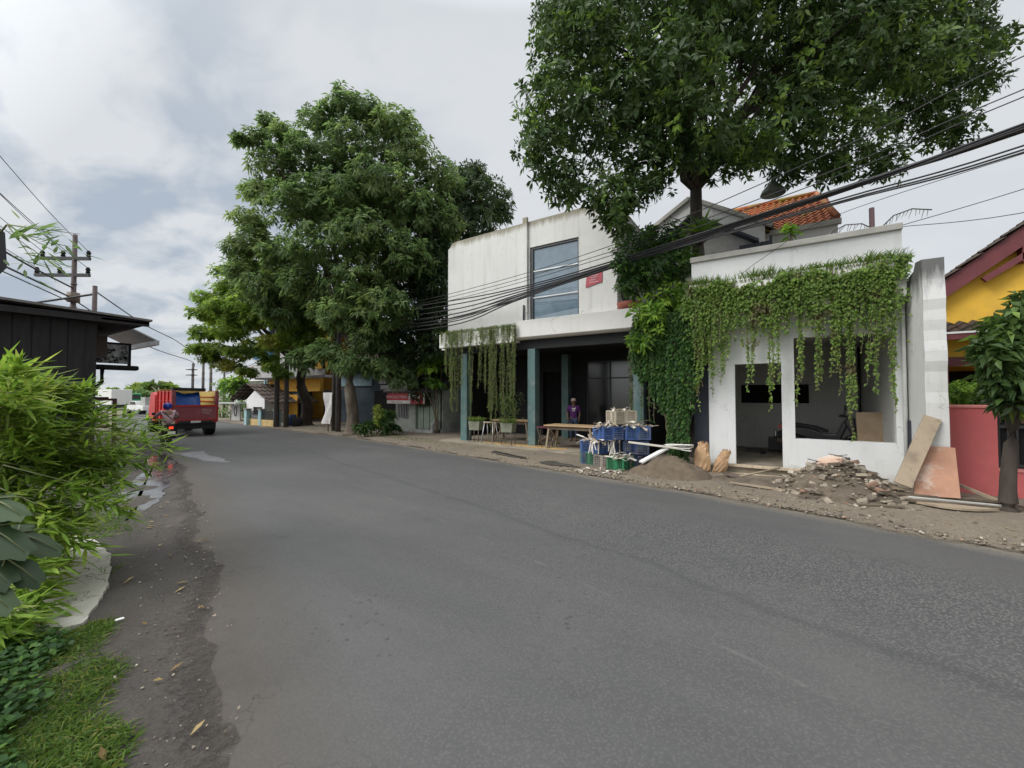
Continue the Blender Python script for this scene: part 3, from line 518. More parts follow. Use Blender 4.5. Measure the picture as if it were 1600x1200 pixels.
hw=MB(); hw.prism([(-4.2,0),(-4.2,7.55),(-2.5,8.55),(-.25,7.15),(-.25,0)],15.5,15.65); hw.box(-.25,1.66,16.0,16.15,0,7.05); hw.box(1.5,1.66,16.15,22,0,7.05); hw.box(-4.2,-4.05,15.65,22,0,7.4); hw.box(-.35,-.25,15.65,16.1,0,7.05); hw.build('wall',m_white2,T)
fa=MB(); fa.plank((-4.5,15.44,7.42),(-2.5,15.44,8.63),.12,.16,(0,1,0)); fa.plank((-2.5,15.44,8.63),(-.05,15.44,7.12),.12,.16,(0,1,0)); fa.box(-.12,1.74,15.86,16.0,6.93,7.09); fa.build('fascia',m_cap,T)
rf=MB(); tile_roof(rf,(-2.6,16.0,7.1),(4.25,0,0),(0,3.4,2.25),20,12); rf.add([(1.62,16.0,7.1),(1.34,19.4,9.32),(1.62,22,7.1)],[(0,1,2)]); rf.add([(-2.6,19.4,9.33),(1.36,19.4,9.33),(1.62,22.5,7.1),(-2.6,22.5,7.1)],[(0,1,2,3)]); rf.build('roof',m_tile,T,recalc=False)
rc=MB(); rc.tube([(-2.6,19.4,9.42),(1.38,19.4,9.42)],.1,8); rc.tube([(1.38,19.4,9.42),(1.66,16.0,7.2)],.085,8); rc.build('ridge',m_tile,T)
rg=MB(); tile_roof(rg,(-4.6,15.5,7.35),(0,6,0),(2.1,0,1.25),20,6); tile_roof(rg,(-.05,15.5,7.1),(0,6,0),(-2.45,0,1.5),20,6); rg.build('gable_roof',m_tileo,T,recalc=False)
pc=MB(); pc.prism([(-3.6,6.0),(-3.6,6.15),(-2.2,7.35),(-.35,6.2),(-.35,6.0)],14.3,14.42); pc.prism([(-3.6,0),(-3.6,6.0),(-2.2,7.0),(-.9,6.1),(-.9,0)],14.6,14.75); pc.build('porch_gable',mat('grey shaded render',(.36,.36,.35),.9,.15),T)  # grey colour carries the shade beneath the porch gable
pf=MB(); pf.plank((-3.7,14.35,6.16),(-2.2,14.35,7.42),.9,.07,(0,.01,1)); pf.plank((-2.2,14.35,7.42),(-.4,14.35,6.22),.9,.07,(0,.01,1)); pf.box(-.9,-.05,14.1,14.6,6.08,6.2); pf.box(-.12,-.05,14.1,14.6,6.2,6.34); pf.build('porch_roof',m_navy,T)
# yellow house
T=thing('yellow_house','bright yellow house with maroon roof edge behind the red garden wall','house',(5,13,0))
yw=MB(); yw.prism([(2.3,2.3),(2.3,3.2),(6.4,6.55),(10.5,3.2),(10.5,2.3)],13.0,13.2); yw.box(2.3,2.5,13.2,19,0,3.0); yw.box(10.3,10.5,13.2,19,0,3.0); yw.box(2.3,3.1,13.0,13.2,0,2.3); yw.box(6.5,10.3,13.0,13.2,0,2.3); yw.box(2.5,10.3,15.8,16,0,3); yw.build('wall',m_yellow,T)
bb=MB(); bb.plank((2.0,12.8,3.07),(6.4,12.8,6.62),.12,.31,(0,1,0) if False else (-.5,0,1)); bb.plank((6.4,12.8,6.62),(10.8,12.8,3.07),.12,.31,(.5,0,1)); bb.box(4.3,4.4,12.75,13.0,4.42,4.75); bb.plank((3.75,12.8,4.12),(4.35,12.8,4.55),.1,.12); bb.build('bargeboard',m_maroon,T)
yr=MB(); tile_roof(yr,(1.7,12.65,3.02),(0,7,0),(4.7,0,3.8),22,14); tile_roof(yr,(11.1,12.65,3.02),(0,7,0),(-4.7,0,3.8),22,14); yr.build('roof',m_tileo,T,recalc=False)
ca=MB(); tile_roof(ca,(2.35,12.25,2.93),(4.5,0,0),(0,.75,.32),22,3); ca.build('canopy_roof',m_tileo,T,recalc=False)
cf=MB(); cf.box(2.35,6.85,12.18,12.26,2.82,2.94); cf.build('canopy_fascia',m_maroon,T); MB().box(2.35,6.85,12.16,12.2,2.94,2.98).build('gutter',m_trim,T)
cb_=MB(); cb_.box(2.5,6.8,12.9,12.99,2.3,2.5); cb_.build('lintel',m_maroon,T); MB().box(3.1,6.5,15.7,15.78,0,2.3).build('porch_shade',m_black,T)  # black sheet put in for the shade inside the porch
dj=MB(); dj.box(3.14,3.24,13.02,13.1,0,2.3); dj.box(4.3,4.4,13.02,13.1,0,2.3); dj.build('door_post',m_maroon,T)
# ================================================================ near-left black stall building
m_char=mat('charcoal boards',(.018,.016,.016),.85,.35,2,.2,30,stretch=(6,6,1)); m_tin=mat('grey tin sheet',(.16,.15,.14),.6,.3,3,.2,30,.2); m_tinl=mat('pale tin awning',(.42,.42,.42),.6,.15,3)
T=thing('black_stall','low charcoal-walled roadside stall with a thin overhanging tin roof','stall',(-16,1,0))
bs=MB(); bs.box(-20,-14.0,-6,2.88,0,3.62); [bs.box(-13.998,-13.98,-6+i*.28,-5.745+i*.28,0,3.45) for i in range(31)]; bs.box(-14.0,-13.965,-6,2.88,1.15,1.23); bs.build('wall',m_char,T)
rf=MB(); rf.prism([(-6.5,4.0),(3.85,3.58),(3.85,3.63),(-6.5,4.06)],-21,-13.7,'yz'); rf.build('roof',m_tin,T)
rs=MB(); rs.box(-20.6,-13.74,2.9,3.8,3.5,3.55); rs.box(-13.8,-13.74,-6,3.8,3.44,3.58)
for x in (-19.5,-18,-16.5,-15,-14): rs.plank((x,2.9,3.1),(x,3.75,3.5),.05,.05)
rs.build('eave_frame',m_char,T)
MB().box(-16.5,-15.6,2.9,3.42,2.72,3.44).build('sign_box',mat('brown sheet',(.10,.07,.06),.6),T)
aw=MB(); aw.add([(-20.4,3.9,4.1),(-17.5,3.9,4.1),(-17.5,5.05,3.52),(-20.4,5.05,3.52),(-20.4,3.9,4.06),(-17.5,3.9,4.06),(-17.5,5.05,3.48),(-20.4,5.05,3.48)],[(0,1,2,3),(7,6,5,4),(0,4,5,1),(1,5,6,2),(2,6,7,3),(3,7,4,0)]); aw.box(-20.4,-17.46,5.0,5.1,3.34,3.5); aw.build('awning',m_tinl,T)
T2=thing('hanging_sign','dark framed sign board with a pale scrolled pattern hanging under the stall awning','sign',(-18.6,4.3,3))
MB().box(-18.62,-18.56,3.55,4.6,2.72,3.36).build('board',mat('mottled sign face',(.32,.32,.32),.7,.8,5,bump=0),T2)
fr=MB(); fr.box(-18.66,-18.53,4.6,4.66,2.66,3.42); fr.box(-18.66,-18.53,3.5,4.6,3.36,3.42)
for k in range(26):
    y=3.6+random.random()*.95; z=2.78+random.random()*.52; r_=random.uniform(.03,.09); a0=random.uniform(0,6); fr.tube([(-18.545,y+r_*(1-t*.7)*math.cos(a0+t*5.5),z+r_*(1-t*.7)*math.sin(a0+t*5.5)) for t in np.linspace(0,1,9)],[.02*(1-t*.6) for t in np.linspace(0,1,9)],5)
fr.build('frame',m_black,T2); MB().box(-18.75,-18.4,3.3,4.85,2.5,2.66).build('shelf',m_char,T2,bevel=.05)
bp=MB(); bp.tube([(-18.5,3.95,2.5),(-18.5,3.95,2.1),(-18.5,3.7,1.75),(-18.5,3.45,1.6)],.055,8); bp.box(-18.6,-18.4,3.2,4.1,1.52,1.6); bp.build('bracket',m_char,T2)
T=thing('rusty_gate_frame','rust brown steel gate frame with pale pickets beside the black stall','gate',(-18.4,3.8,0))
gf=MB(); gf.box(-18.45,-18.38,4.2,4.3,0,1.55); gf.box(-18.45,-18.38,3.3,4.2,1.48,1.55); gf.box(-18.45,-18.38,3.3,4.2,.6,.68); gf.build('frame',mat('rust brown steel',(.12,.05,.04),.7),T)
for i in range(6): MB().prism([(3.4+i*.13,.68),(3.4+i*.13,1.05),(3.43+i*.13,1.2),(3.46+i*.13,1.05),(3.46+i*.13,.68)],-18.43,-18.41,'yz').build('picket',mat('pale picket',(.5,.48,.44),.8) if i==0 else bpy.data.materials['pale picket'],T)
# round-cornered sign hanging at the left edge
T=thing('leaning_signboard','rounded dark-rimmed tan signboard on a post among the bamboo tips','sign',(-6.6,.45,0))
sg=MB(); sg.prism([(.0,2.75),(.55,2.72),(.68,2.95),(.66,3.3),(.52,3.45),(0,3.45)],-6.62,-6.56,'yz'); sg.build('rim',m_blackm,T)
MB().prism([(.0,2.81),(.52,2.79),(.61,2.97),(.59,3.27),(.49,3.39),(0,3.39)],-6.555,-6.545,'yz').build('face',mat('tan sign face',(.30,.25,.19),.7),T); MB().tube([(-6.6,.1,0),(-6.6,.1,3.45)],.04,8).build('post',m_blackm,T)
# ================================================================ far-side row beyond the trees
m_grey=mat('pale grey render',(.42,.42,.41),.85,.15,2,.15,30,0,(.25,.24,.22),1.5); m_orange=mat('orange yellow paint',(.62,.33,.04),.8,.15); m_cyan=mat('pale cyan paint',(.33,.52,.56),.75,.15); m_bluew=mat('dusty blue paint',(.13,.2,.24),.8,.2); m_bluep=mat('bright blue panel',(.05,.2,.38),.6)
T=thing('yellow_shophouse','two-storey grey and yellow shophouse behind the spreading tree with a blue end wall','shop',(-25.4,14,0))
sh=MB(); sh.box(-28.3,-22.4,14.0,14.2,2.35,2.75); sh.box(-28.3,-22.4,14,14.2,1.9,2.35); sh.box(-28.3,-22.4,17,17.2,0,6.2); sh.build('wall',m_orange,T)
MB().box(-28.4,-28.2,14.0,19,0,6.2).build('end_wall',m_bluew,T); MB().tube([(-28.5,13.9,0),(-28.5,13.9,4.2)],.07,8).build('corner_pipe',m_cyan,T)
bl=MB(); bl.box(-28.3,-20.6,13.0,13.15,2.75,3.6); bl.box(-28.3,-20.6,13.15,14.0,2.66,2.78); bl.build('balcony',m_grey,T)
MB().box(-28.3,-26.2,13.1,13.2,3.95,4.6).build('blue_board',m_bluep,T); up=MB(); up.box(-28.2,-22.2,14.3,14.5,3.6,6.2); up.build('upper_wall',m_grey,T)
MB().box(-21.1,-20.6,12.9,13.3,3.1,6.0).build('yellow_pillar',m_orange,T); MB().box(-28.4,-22.2,13.4,19,6.2,6.35).build('roof',m_tin,T)
for x in (-27.6,-26.0): MB().box(x,x+1.3,13.95,14.0,.25,1.7).build('yellow_panel',m_orange,T)
MB().box(-24.4,-22.5,15.5,15.6,0,2.0).build('open_shopfront',m_black,T); fl=MB(); fl.box(-28.2,-26.4,14.02,14.1,0,.25); fl.box(-26.3,-24.4,14.3,14.4,0,1.95); fl.build('ground_wall',m_bluew,T)
T=thing('shaded_blue_house','blue house with shade coloured into its wall and a pale lintel, behind the tall tree','house',(-17.5,15,0))
dh=MB(); dh.box(-22.1,-11,15.2,15.4,0,3.6); dh.build('wall',mat('shade-darkened blue wall',(.05,.07,.09),.85,.25),T); rf=MB(); tile_roof(rf,(-22.3,14.4,3.2),(11.4,0,0),(0,3,1.6),30,8); rf.build('roof',m_tileo,T,recalc=False)  # wall colour darkened for the shade under the trees
MB().box(-22.0,-19.2,15.1,15.2,2.2,2.9).build('blue_lintel',mat('grey blue board',(.22,.32,.38),.8),T)
for x,w in ((-16.9,.35),(-16.4,.12)): MB().box(x,x+w,15.08,15.18,0,2.0).build('blue_post',mat('sky blue post',(.1,.22,.34),.8) if w>.2 else bpy.data.materials['sky blue post'],T)
MB().box(-18.2,-16.9,14.9,15.2,2.0,2.2).build('canopy',m_grey,T); MB().box(-15.6,-14.0,14.9,15.0,2.55,3.2).build('yellow_board',mat('ochre board',(.45,.33,.05),.8),T); MB().box(-18.6,-17.2,15.1,15.2,2.3,3.2).build('white_panel',m_grey,T)
MB().box(-19.0,-17.2,15.12,15.19,0,1.9).build('dark_door',m_black,T)
# kiosk
T=thing('food_kiosk','small pale green shuttered food kiosk with a red and white sign under its eave','kiosk',(-14,13.6,0))
kk=MB(); kk.box(-15.4,-14.9,13.55,13.62,.55,.62); kk.box(-14.35,-13.95,13.4,13.55,0,1.9); kk.box(-15.42,-14.35,13.4,13.55,.0,.56); kk.box(-15.45,-15.3,13.55,15,0,1.9); kk.box(-12.5,-12.35,13.5,15,0,1.9); kk.box(-15.45,-12.35,14.9,15.0,0,2.4); kk.build('wall',mat('grey green render',(.36,.38,.34),.85,.2,3,.2,30,0,(.18,.18,.16),2),T)
for i in range(4): MB().box(-13.9+i*.38,-13.56+i*.38,13.5,13.53,.12,1.85).build('shutter_panel',mat('pale green shutter',(.30,.36,.29),.7,.15) if i==0 else bpy.data.materials['pale green shutter'],T)
for i in range(8): MB().box(-15.26+i*.11,-15.22+i*.11,13.48,13.5,.56,1.35).build('window_bar',m_alu,T)
MB().box(-15.3,-14.35,13.9,14.0,.56,1.4).build('dark_window',m_hole,T)
lw=MB(); lw.box(-15.5,-12.45,12.95,13.05,0,.16); lw.prism([(12.95,.16),(12.95,.42),(13.12,.55),(13.4,.55),(13.4,.16)],-15.5,-15.4,'yz'); lw.prism([(12.95,.16),(12.95,.42),(13.12,.55),(13.4,.55),(13.4,.16)],-12.55,-12.45,'yz'); lw.box(-15.4,-12.55,13.05,13.4,0,.1); lw.build('front_curb',m_grey,T)
kr=MB(); kr.prism([(12.9,1.78),(14.7,2.72),(14.7,2.78),(12.9,1.85)],-15.6,-12.2,'yz'); kr.build('roof',mat('dark tin',(.06,.055,.05),.75,.3),T)
S=MB().box(-15.42,-12.98,13.0,13.04,1.27,1.76).build('sign',mat('red sign',(.42,.03,.04),.5),T)
sb=MB(); sb.box(-15.4,-13.95,12.985,12.998,1.28,1.42); sb.box(-13.95,-13.85,12.985,12.998,1.28,1.75); sb.box(-13.04,-12.97,12.985,12.998,1.28,1.75); sb.build('white_band',m_trim,S)
mw=Matrix.Translation((-14.68,12.99,1.575))@Matrix.Rotation(rad(90),4,'X'); text('lettering','WARUNG MAKAN',.19,mat('sign lettering',(.7,.5,.5),.6,.05,bump=0),S,mw)
mw=Matrix.Translation((-13.44,12.99,1.36))@Matrix.Rotation(rad(90),4,'X'); text('lettering','Teh',.15,bpy.data.materials['sign lettering'],S,mw)
mw=Matrix.Translation((-14.7,12.98,1.35))@Matrix.Rotation(rad(90),4,'X'); text('small_lettering','sedia makanan minuman',.075,m_dframe,S,mw)
pt=MB(); pt.lathe((-13.6,12.995,1.6),[(0,.0),(.11,.0),(.11,-.012),(0,-.012)],14,'y'); pt.lathe((-13.32,12.995,1.58),[(0,.0),(.08,.0),(.08,-.012),(0,-.012)],14,'y'); pt.build('drink_picture',m_paper,S)
# white cottage with cyan-posted fence at the bend
T=thing('white_cottage','small white gabled cottage with a dark sagging roof at the bend of the road','house',(-26.6,12.6,0))
cw=MB(); cw.prism([(-27.85,0),(-27.85,1.4),(-26.85,1.95),(-25.65,1.4),(-25.65,0)],12.5,12.6); cw.box(-25.75,-25.65,12.6,15,0,1.4); cw.box(-28.6,-27.85,12.9,13.0,0,1.15); cw.build('wall',mat('white cottage wall',(.74,.74,.74),.85,.06),T)
cr=MB(); tile_roof(cr,(-29.6,12.3,1.35),(0,3,0),(2.0,0,1.0),10,5); tile_roof(cr,(-24.6,12.3,1.2),(0,3,0),(-2.9,0,1.15),10,5); cr.build('roof',m_tileo,T,recalc=False)
MB().box(-26.9,-25.9,12.46,12.5,.5,.95).build('window',m_hole,T); MB().box(-31.2,-27.9,11.9,12.9,1.13,1.2).build('lean_to_roof',m_tinl,T)
MB().box(-30.1,-28.9,12.6,12.66,0,1.05).build('gate',m_grey,T)
ov=MB(); ov.tube([(-29.5+.16*math.cos(a),12.59,.62+.3*math.sin(a)) for a in np.linspace(0,2*math.pi,17)],.03,6); ov.build('oval_ornament',m_dframe,T)
T=thing('cyan_post_fence','low fence of cyan posts with yellow panels and black grilles by the cottage','fence',(-23.5,11.4,0))
for x,y in ((-24.9,11.25),(-23.65,11.4),(-22.15,11.45)):
    P=MB().box(x-.13,x+.13,y-.13,y+.13,0,.86).build('post',m_cyan,T); MB().box(x-.17,x+.17,y-.17,y+.17,.86,.92).build('cap',mat('fence cap',(.28,.27,.22),.8) if x<-24.8 else bpy.data.materials['fence cap'],P)
for a,b in ((-24.77,-23.78),(-23.52,-22.28)):
    MB().box(a,b,11.3,11.42,0,.34).build('low_panel',mat('cream yellow',(.62,.46,.2),.8) if a<-24 else bpy.data.materials['cream yellow'],T)
    gr=MB()
    for i in range(12): gr.box(a+(b-a)*i/12,a+(b-a)*i/12+.025,11.35,11.37,.34,.82)
    gr.box(a,b,11.35,11.37,.6,.64); gr.build('grille',m_blackm,T)
for nm,lab,x,y,r,h,m in (('water_barrel','blue plastic barrel standing near the cyan fence posts',-21.9,12.1,.22,.62,mat('blue plastic',(.02,.05,.13),.5)),('water_barrel','black plastic barrel standing beside the blue barrel',-21.2,11.95,.2,.5,m_rubber)):
    b=MB(); b.lathe((x,y,0),[(0,0),(r*.9,0),(r,h*.3),(r,h*.7),(r*.92,h),(r*.8,h),(r*.8,h-.04),(0,h-.04)],18); o=b.build(nm,m); tag(o,lab,'barrel')
T=thing('cloth_banner','tall white cloth banner strung between the two roadside poles','banner',(-16.9,11.1,.0))
V=[];nz_=14
for i in range(nz_+1):
    t=i/nz_; z=1.78-1.42*t; c=.09*math.sin(t*5); w=.24+.1*abs(math.cos(t*2.2+.3))
    for j in range(5): u=j/4-.5; V.append((-17.1+2*w*u+c,11.05+.05*math.sin(6*u+7*t),z))
bn=MB(); bn.add(V,[(i*5+j,i*5+j+1,i*5+j+6,i*5+j+5) for i in range(nz_) for j in range(4)],True); bn.add([(x,y+.012,z) for x,y,z in V],[(i*5+j,i*5+j+5,i*5+j+6,i*5+j+1) for i in range(nz_) for j in range(4)],True); bn.build('cloth',mat('white banner cloth',(.66,.65,.63),.8,.2,3),T,recalc=False)
MB().tube([(-17.1,11.1,0),(-17.1,11.1,1.8)],.025,6).build('stick',m_darkwood,T)
# far green-white building and the distant things down the road
T=thing('green_white_building','large pale green and white building with an orange roof far behind the cottage','building',(-50,24,0))
gb=MB(); gb.box(-57,-40,24,34,0,3.3); gb.box(-52,-44,25,33,3.3,4.9); gb.build('wall',mat('pale green white',(.55,.62,.56),.8,.1),T); MB().box(-58,-39,23.2,34.5,3.3,3.5).build('roof_slab',m_trim,T); tr=MB(); tile_roof(tr,(-53,24,4.9),(10,0,0),(0,4,1.6),16,6); tr.build('roof',m_tile,T,recalc=False)
for i in range(6): MB().box(-57+i*2.6,-55.4+i*2.6,23.95,24.0,1.6,2.7).build('window',m_glassd,T)
T=thing('box_truck','white box truck parked far down the road beyond the red truck','truck',(-62,14.9,-.1),4); T.scale=(.78,.78,.78)
MB().box(-5,0,-1.15,1.15,.9,3.1).build('cargo_box',m_trim,T,world=False,bevel=.05); MB().box(-6.6,-5.05,-1,1,.5,2.2).build('cab',m_trim,T,world=False,bevel=.1); MB().box(-6.3,0,-.9,.9,.5,.9).build('chassis',m_blackm,T,world=False)
for x in (-5.8,-1.2):
    for y in (-.95,.95): MB().cyl((x,y,.42),.42,.3,16,'y').build('wheel',m_rubber,T,world=False)
T=thing('white_pickup','white pickup with a loaded bed stopped ahead of the red truck','pickup',(-46,13.0,0),6); T.scale=(.75,.75,.75)
pk=MB(); pk.prism([(-4.4,.45),(-4.4,.95),(-3.4,1.1),(-2.9,1.55),(-1.8,1.55),(-1.6,1.0),(0,1.0),(0,.45)],-.8,.8); pk.build('body',m_trim,T,world=False,bevel=.05); pw=MB(); pw.prism([(-3.25,1.12),(-2.85,1.48),(-1.9,1.48),(-1.75,1.12)],-.82,.82); pw.build('window',m_glassd,T,world=False); MB().box(-1.3,-.3,-.5,.5,1.02,2.0).build('load',mat('grey crate load',(.35,.36,.33),.8),T,world=False)
for x in (-3.6,-.8):
    for y in (-.72,.72): MB().cyl((x,y,.32),.32,.22,14,'y').build('wheel',m_rubber,T,world=False)
T=thing('green_van','small green van seen behind the white box truck','van',(-66,16.9,0),4); MB().box(-3.5,0,-.8,.8,.4,1.9).build('body',mat('green van paint',(.03,.3,.12),.4),T,world=False,bevel=.1); MB().box(.0,.02,-.65,.65,1.2,1.75).build('rear_window',m_glassd,T,world=False); MB().box(-3,-.2,-.75,.75,.1,.4).build('wheels_shadow' if False else 'chassis',m_blackm,T,world=False)  # dark box stands for the wheels and shadow beneath the van
# ================================================================ trees and plants
l_mango=leafmat('mango leaf',(.024,.045,.015),(.052,.095,.026),(.095,.16,.04),(.20,.31,.055),.42,.2,.8,dry=(.05,.085,.025))
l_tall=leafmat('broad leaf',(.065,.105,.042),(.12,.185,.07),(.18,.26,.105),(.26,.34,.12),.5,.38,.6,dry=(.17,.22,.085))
l_flame=leafmat('feathery leaf',(.08,.13,.03),(.145,.22,.042),(.21,.31,.055),(.30,.40,.075),.55,.42,.6,dry=(.24,.25,.05))
l_dark=leafmat('dark glossy leaf',(.03,.052,.022),(.055,.09,.036),(.09,.14,.055),(.13,.19,.06),.38,.18,.7)
l_bush=leafmat('shrub leaf',(.018,.045,.014),(.04,.09,.022),(.075,.155,.032),(.16,.30,.04),.42,.25,1.2)
l_bright=leafmat('fresh leaf',(.045,.09,.018),(.09,.18,.03),(.15,.28,.04),(.27,.40,.055),.45,.3,1.5)
l_bamboo=leafmat('bamboo leaf',(.08,.135,.022),(.165,.27,.04),(.27,.40,.06),(.38,.44,.10),.5,.3,2.0,dry=(.24,.28,.06))
l_vine=leafmat('trailing vine leaf',(.075,.13,.03),(.14,.225,.05),(.22,.32,.075),(.34,.37,.11),.5,.3,2.2,dry=(.12,.10,.05))
l_ivy=leafmat('creeper leaf',(.022,.055,.017),(.044,.10,.028),(.078,.165,.04),(.15,.26,.055),.42,.25,2)
l_grass=leafmat('grass blade',(.05,.095,.018),(.09,.16,.028),(.14,.22,.04),(.22,.22,.06),.55,.3,3)
l_rope=leafmat('trailing rope leaf',(.075,.115,.035),(.125,.185,.055),(.18,.25,.08),(.26,.30,.12),.55,.35,2.5)
l_stem=mat('green stem',(.13,.15,.06),.7,.3); m_twig=mat('brown vine stem',(.16,.13,.08),.85,.3)
def tree(name,label,blobs,base,fork,r0,leafm,bark,cat='tree',group=None,limbs=10,trunk_wob=.05,rl=.5,fl=1.0,**kw):
    T=thing(name,label,cat,base,0,group); mb=MB(); b=Vector(base); f=Vector(fork)
    H=(f-b).length; pts=[];rs=[]; ph=random.uniform(0,6)
    for t in sorted((-.06/H,.05/H,.14/H,.3/H,.6/H,.25,.4,.55,.7,.85,1)):
        p=b+(f-b)*t; w=trunk_wob*H*max(0,math.sin(math.pi*max(0,t)))
        pts.append(p+Vector((w*math.sin(t*5+ph),w*math.cos(t*4+ph),0))); rs.append(r0*(1-.28*max(0,t))*(1+fl*.8*math.exp(-max(0,t*H)/.13)))
    mb.tube(pts,rs,14)
    bl=sorted(blobs,key=lambda q:-q[3])[:limbs]
    for (x,y,z,r) in bl:
        e=Vector((x,y,z)); m=f.lerp(e,.5)+Vector((0,0,.12*(e-f).length)); mid=limb(mb,f,m,r0*rl,r0*rl*.52,4,.08,7)
        limb(mb,m,e+Vector((0,0,r*.3)),r0*rl*.52,r0*rl*.14,4,.1,6)
        for k in range(3): q=e+Vector((random.uniform(-1,1),random.uniform(-1,1),random.uniform(-.6,.8)))*r*.8; limb(mb,m.lerp(e,.5),q,r0*rl*.28,r0*rl*.08,3,.12,5)
    mb.build('trunk',bark,T); crown(blobs,leafm=None,**kw).build('crown',leafm,T) if False else crown(blobs,**kw).build('crown',leafm,T)
    return T
MT=tree('mango_tree','huge mango tree with a broad dark crown over the white shop',MANGO,(-1.86,11.95,0),(-1.74,11.75,7.15),.2,l_mango,m_barkd,limbs=20,trunk_wob=.02,nper=235,nleaf=10,L=.185,W=.068,droop=.2,flat=.85,spread=(45,100),young=.07,up=.15)
tree('flame_tree','wide spreading flame tree with feathery yellow-green crown at the road bend',FLAME,(-21.7,12.7,0),(-21.0,12.1,3.0),.3,l_flame,m_barkd,limbs=12,trunk_wob=.06,nper=150,nleaf=18,L=.2,W=.065,droop=.12,flat=.45,spread=(70,100),up=.7,young=.12,wh=.6)
tree('tall_tree','tallest leafy tree with ragged upper branches left of the white building',TALL,(-14.9,10.75,0),(-14.85,10.7,3.6),.26,l_tall,m_bark,limbs=24,trunk_wob=.03,nper=140,nleaf=15,L=.25,W=.08,droop=.3,flat=.7,spread=(60,100),up=.55,young=.05)
tree('shade_tree','dense dark glossy tree rising behind the left end of the white building',DARK,(-15.2,15.2,0),(-14.6,14.6,4.2),.28,l_dark,m_barkd,limbs=12,nper=150,nleaf=11,L=.28,W=.09,droop=.35,flat=.85,spread=(40,95),young=.03)
# bird's-nest fern and small ferns growing on the mango trunk
T=thing('nest_fern',"bright strap-leaved bird's-nest fern perched on the mango trunk",'fern',(-1.6,11.5,5.9)); lv=Leaves(); n=46; a=RNG.uniform(0,2*math.pi,n); el=RNG.uniform(.3,1.3,n)
d=np.stack([np.cos(a)*np.cos(el),np.sin(a)*np.cos(el),np.sin(el)],1); P=np.array([[-1.6,11.52,5.85]])+d*.08; lv.blade(P,d,np.tile([[0,0,1.]],(n,1))+d*.1,RNG.uniform(.4,.75,n),.09,.25,RNG.uniform(.4,1,n))
P=np.array([[-1.75,11.5,5.2]])+rdir(24)*.12; lv.blade(P,rdir(24)*np.array([1,1,.5])+[0,-.3,.2],np.tile([[0,0,1.]],(24,1)),RNG.uniform(.2,.4,24),.06,.3,RNG.uniform(.5,1,24)); lv.build('fronds',l_bright,T)
mb=MB(); mb.lathe((-1.62,11.6,5.72),[(.05,-.1),(.2,0),(.22,.12),(.1,.2)],12); mb.build('root_ball',m_barkd,T)
# shrub between the buildings
T=thing('climbing_shrub','dark and bright green shrub bulging between the white building and the shop','shrub',(-2.4,10.5,0)); mb=MB()
for (x,y,z,r) in BUSH+BUSHB: limb(mb,(-2.35,11.6,0),(x,y+.25,z),.035,.01,6,.05,6)
mb.build('stem',m_twig,T)
crown(BUSH,nper=330,nleaf=9,L=.17,W=.055,droop=.3,spread=(35,95),young=.05).build('dark_foliage',l_bush,T); crown(BUSHB,nper=300,nleaf=8,L=.18,W=.06,droop=.25,spread=(35,90),young=.3,up=.45).build('bright_foliage',l_bright,T)
# hanging strands ---------------------------------------------------------------
def strands(lv,stems,tops,lens,L,W,step,sway=.05,r=.004,var=(.2,.9),droop=.4,ang=(40,95),out=(0,-1,0)):
    for (x,y,z),h in zip(tops,lens):
        n=max(3,int(h/.12)); ph=random.uniform(0,6); pts=[]
        for i in range(n+1):
            t=i/n*h; pts.append((x+sway*h*.5*math.sin(t*1.7+ph)*(t/h),y+sway*h*.4*math.cos(t*2.1+ph)*(t/h),z-t))
        if stems is not None: stems.tube(pts,r,4,False)
        A=np.array(pts); k=max(4,int(h/step)); tt=np.sort(RNG.random(k))*n; i0=np.minimum(tt.astype(int),n-1); f=(tt-i0)[:,None]; P=A[i0]*(1-f)+A[i0+1]*f
        d=rdir(k)*np.array([1,1,.5])+np.array(out)*.5; d[:,2]-=.25; nn=np.tile(np.array(out,float),(k,1))+rdir(k)*.6+[0,0,.6]
        lv.put(P,d,nn,L*RNG.uniform(.6,1.2,k),W*RNG.uniform(.7,1.2,k),droop,.12,RNG.uniform(*var,k),.5)
T=thing('vine_curtain','long green vine curtain spilling over the white shop planter','creeper',(.2,9.85,4.1)); lv=Leaves(); sm=MB()
tops=[];lens=[]
prof=poly([(-1.75,1.75),(-1.4,2.0),(-1.1,1.9),(-.9,1.35),(-.5,1.15),(0,1.2),(.3,1.1),(.7,1.15),(1.1,1.25),(1.5,1.35),(1.9,1.45),(2.0,1.2)])
for i in range(300):
    x=random.uniform(-1.72,1.97)
    if math.sin(x*5.3+1)+.7*math.sin(x*12.7)+random.uniform(-.9,.9)<-.7: continue
    h=prof(x)*random.uniform(.25,1.12); tops.append((x,9.84-random.uniform(0,.14),4.04+.06*math.sin(x*4.1)+random.uniform(-.16,.06))); lens.append(h)
q=len(tops)//3; strands(lv,sm,tops[:q],lens[:q],.05,.036,.035,.08); strands(lv,sm,tops[q:2*q],lens[q:2*q],.062,.046,.02,.05); strands(lv,sm,tops[2*q:],lens[2*q:],.072,.054,.024,.11)
for x,zb in ((-.98,1.9),(-.92,2.1),(-.52,1.75),(-.42,1.9),(-.13,1.3),(-.08,1.75),(.02,1.9),(.36,1.45),(.42,2.1),(.63,1.75),(.7,1.95),(.97,1.7),(.9,2.0),(1.14,.82),(1.12,1.2),(1.18,1.5),(1.42,1.85),(1.5,1.7),(1.73,1.35),(1.76,1.75),(-1.2,1.6),(-1.45,1.3)):
    strands(lv,sm,[(x,9.8,3.95),(x+.02,9.79,3.7)],[3.95-zb,(3.7-zb)*.8],.056,.042,.022,.03)
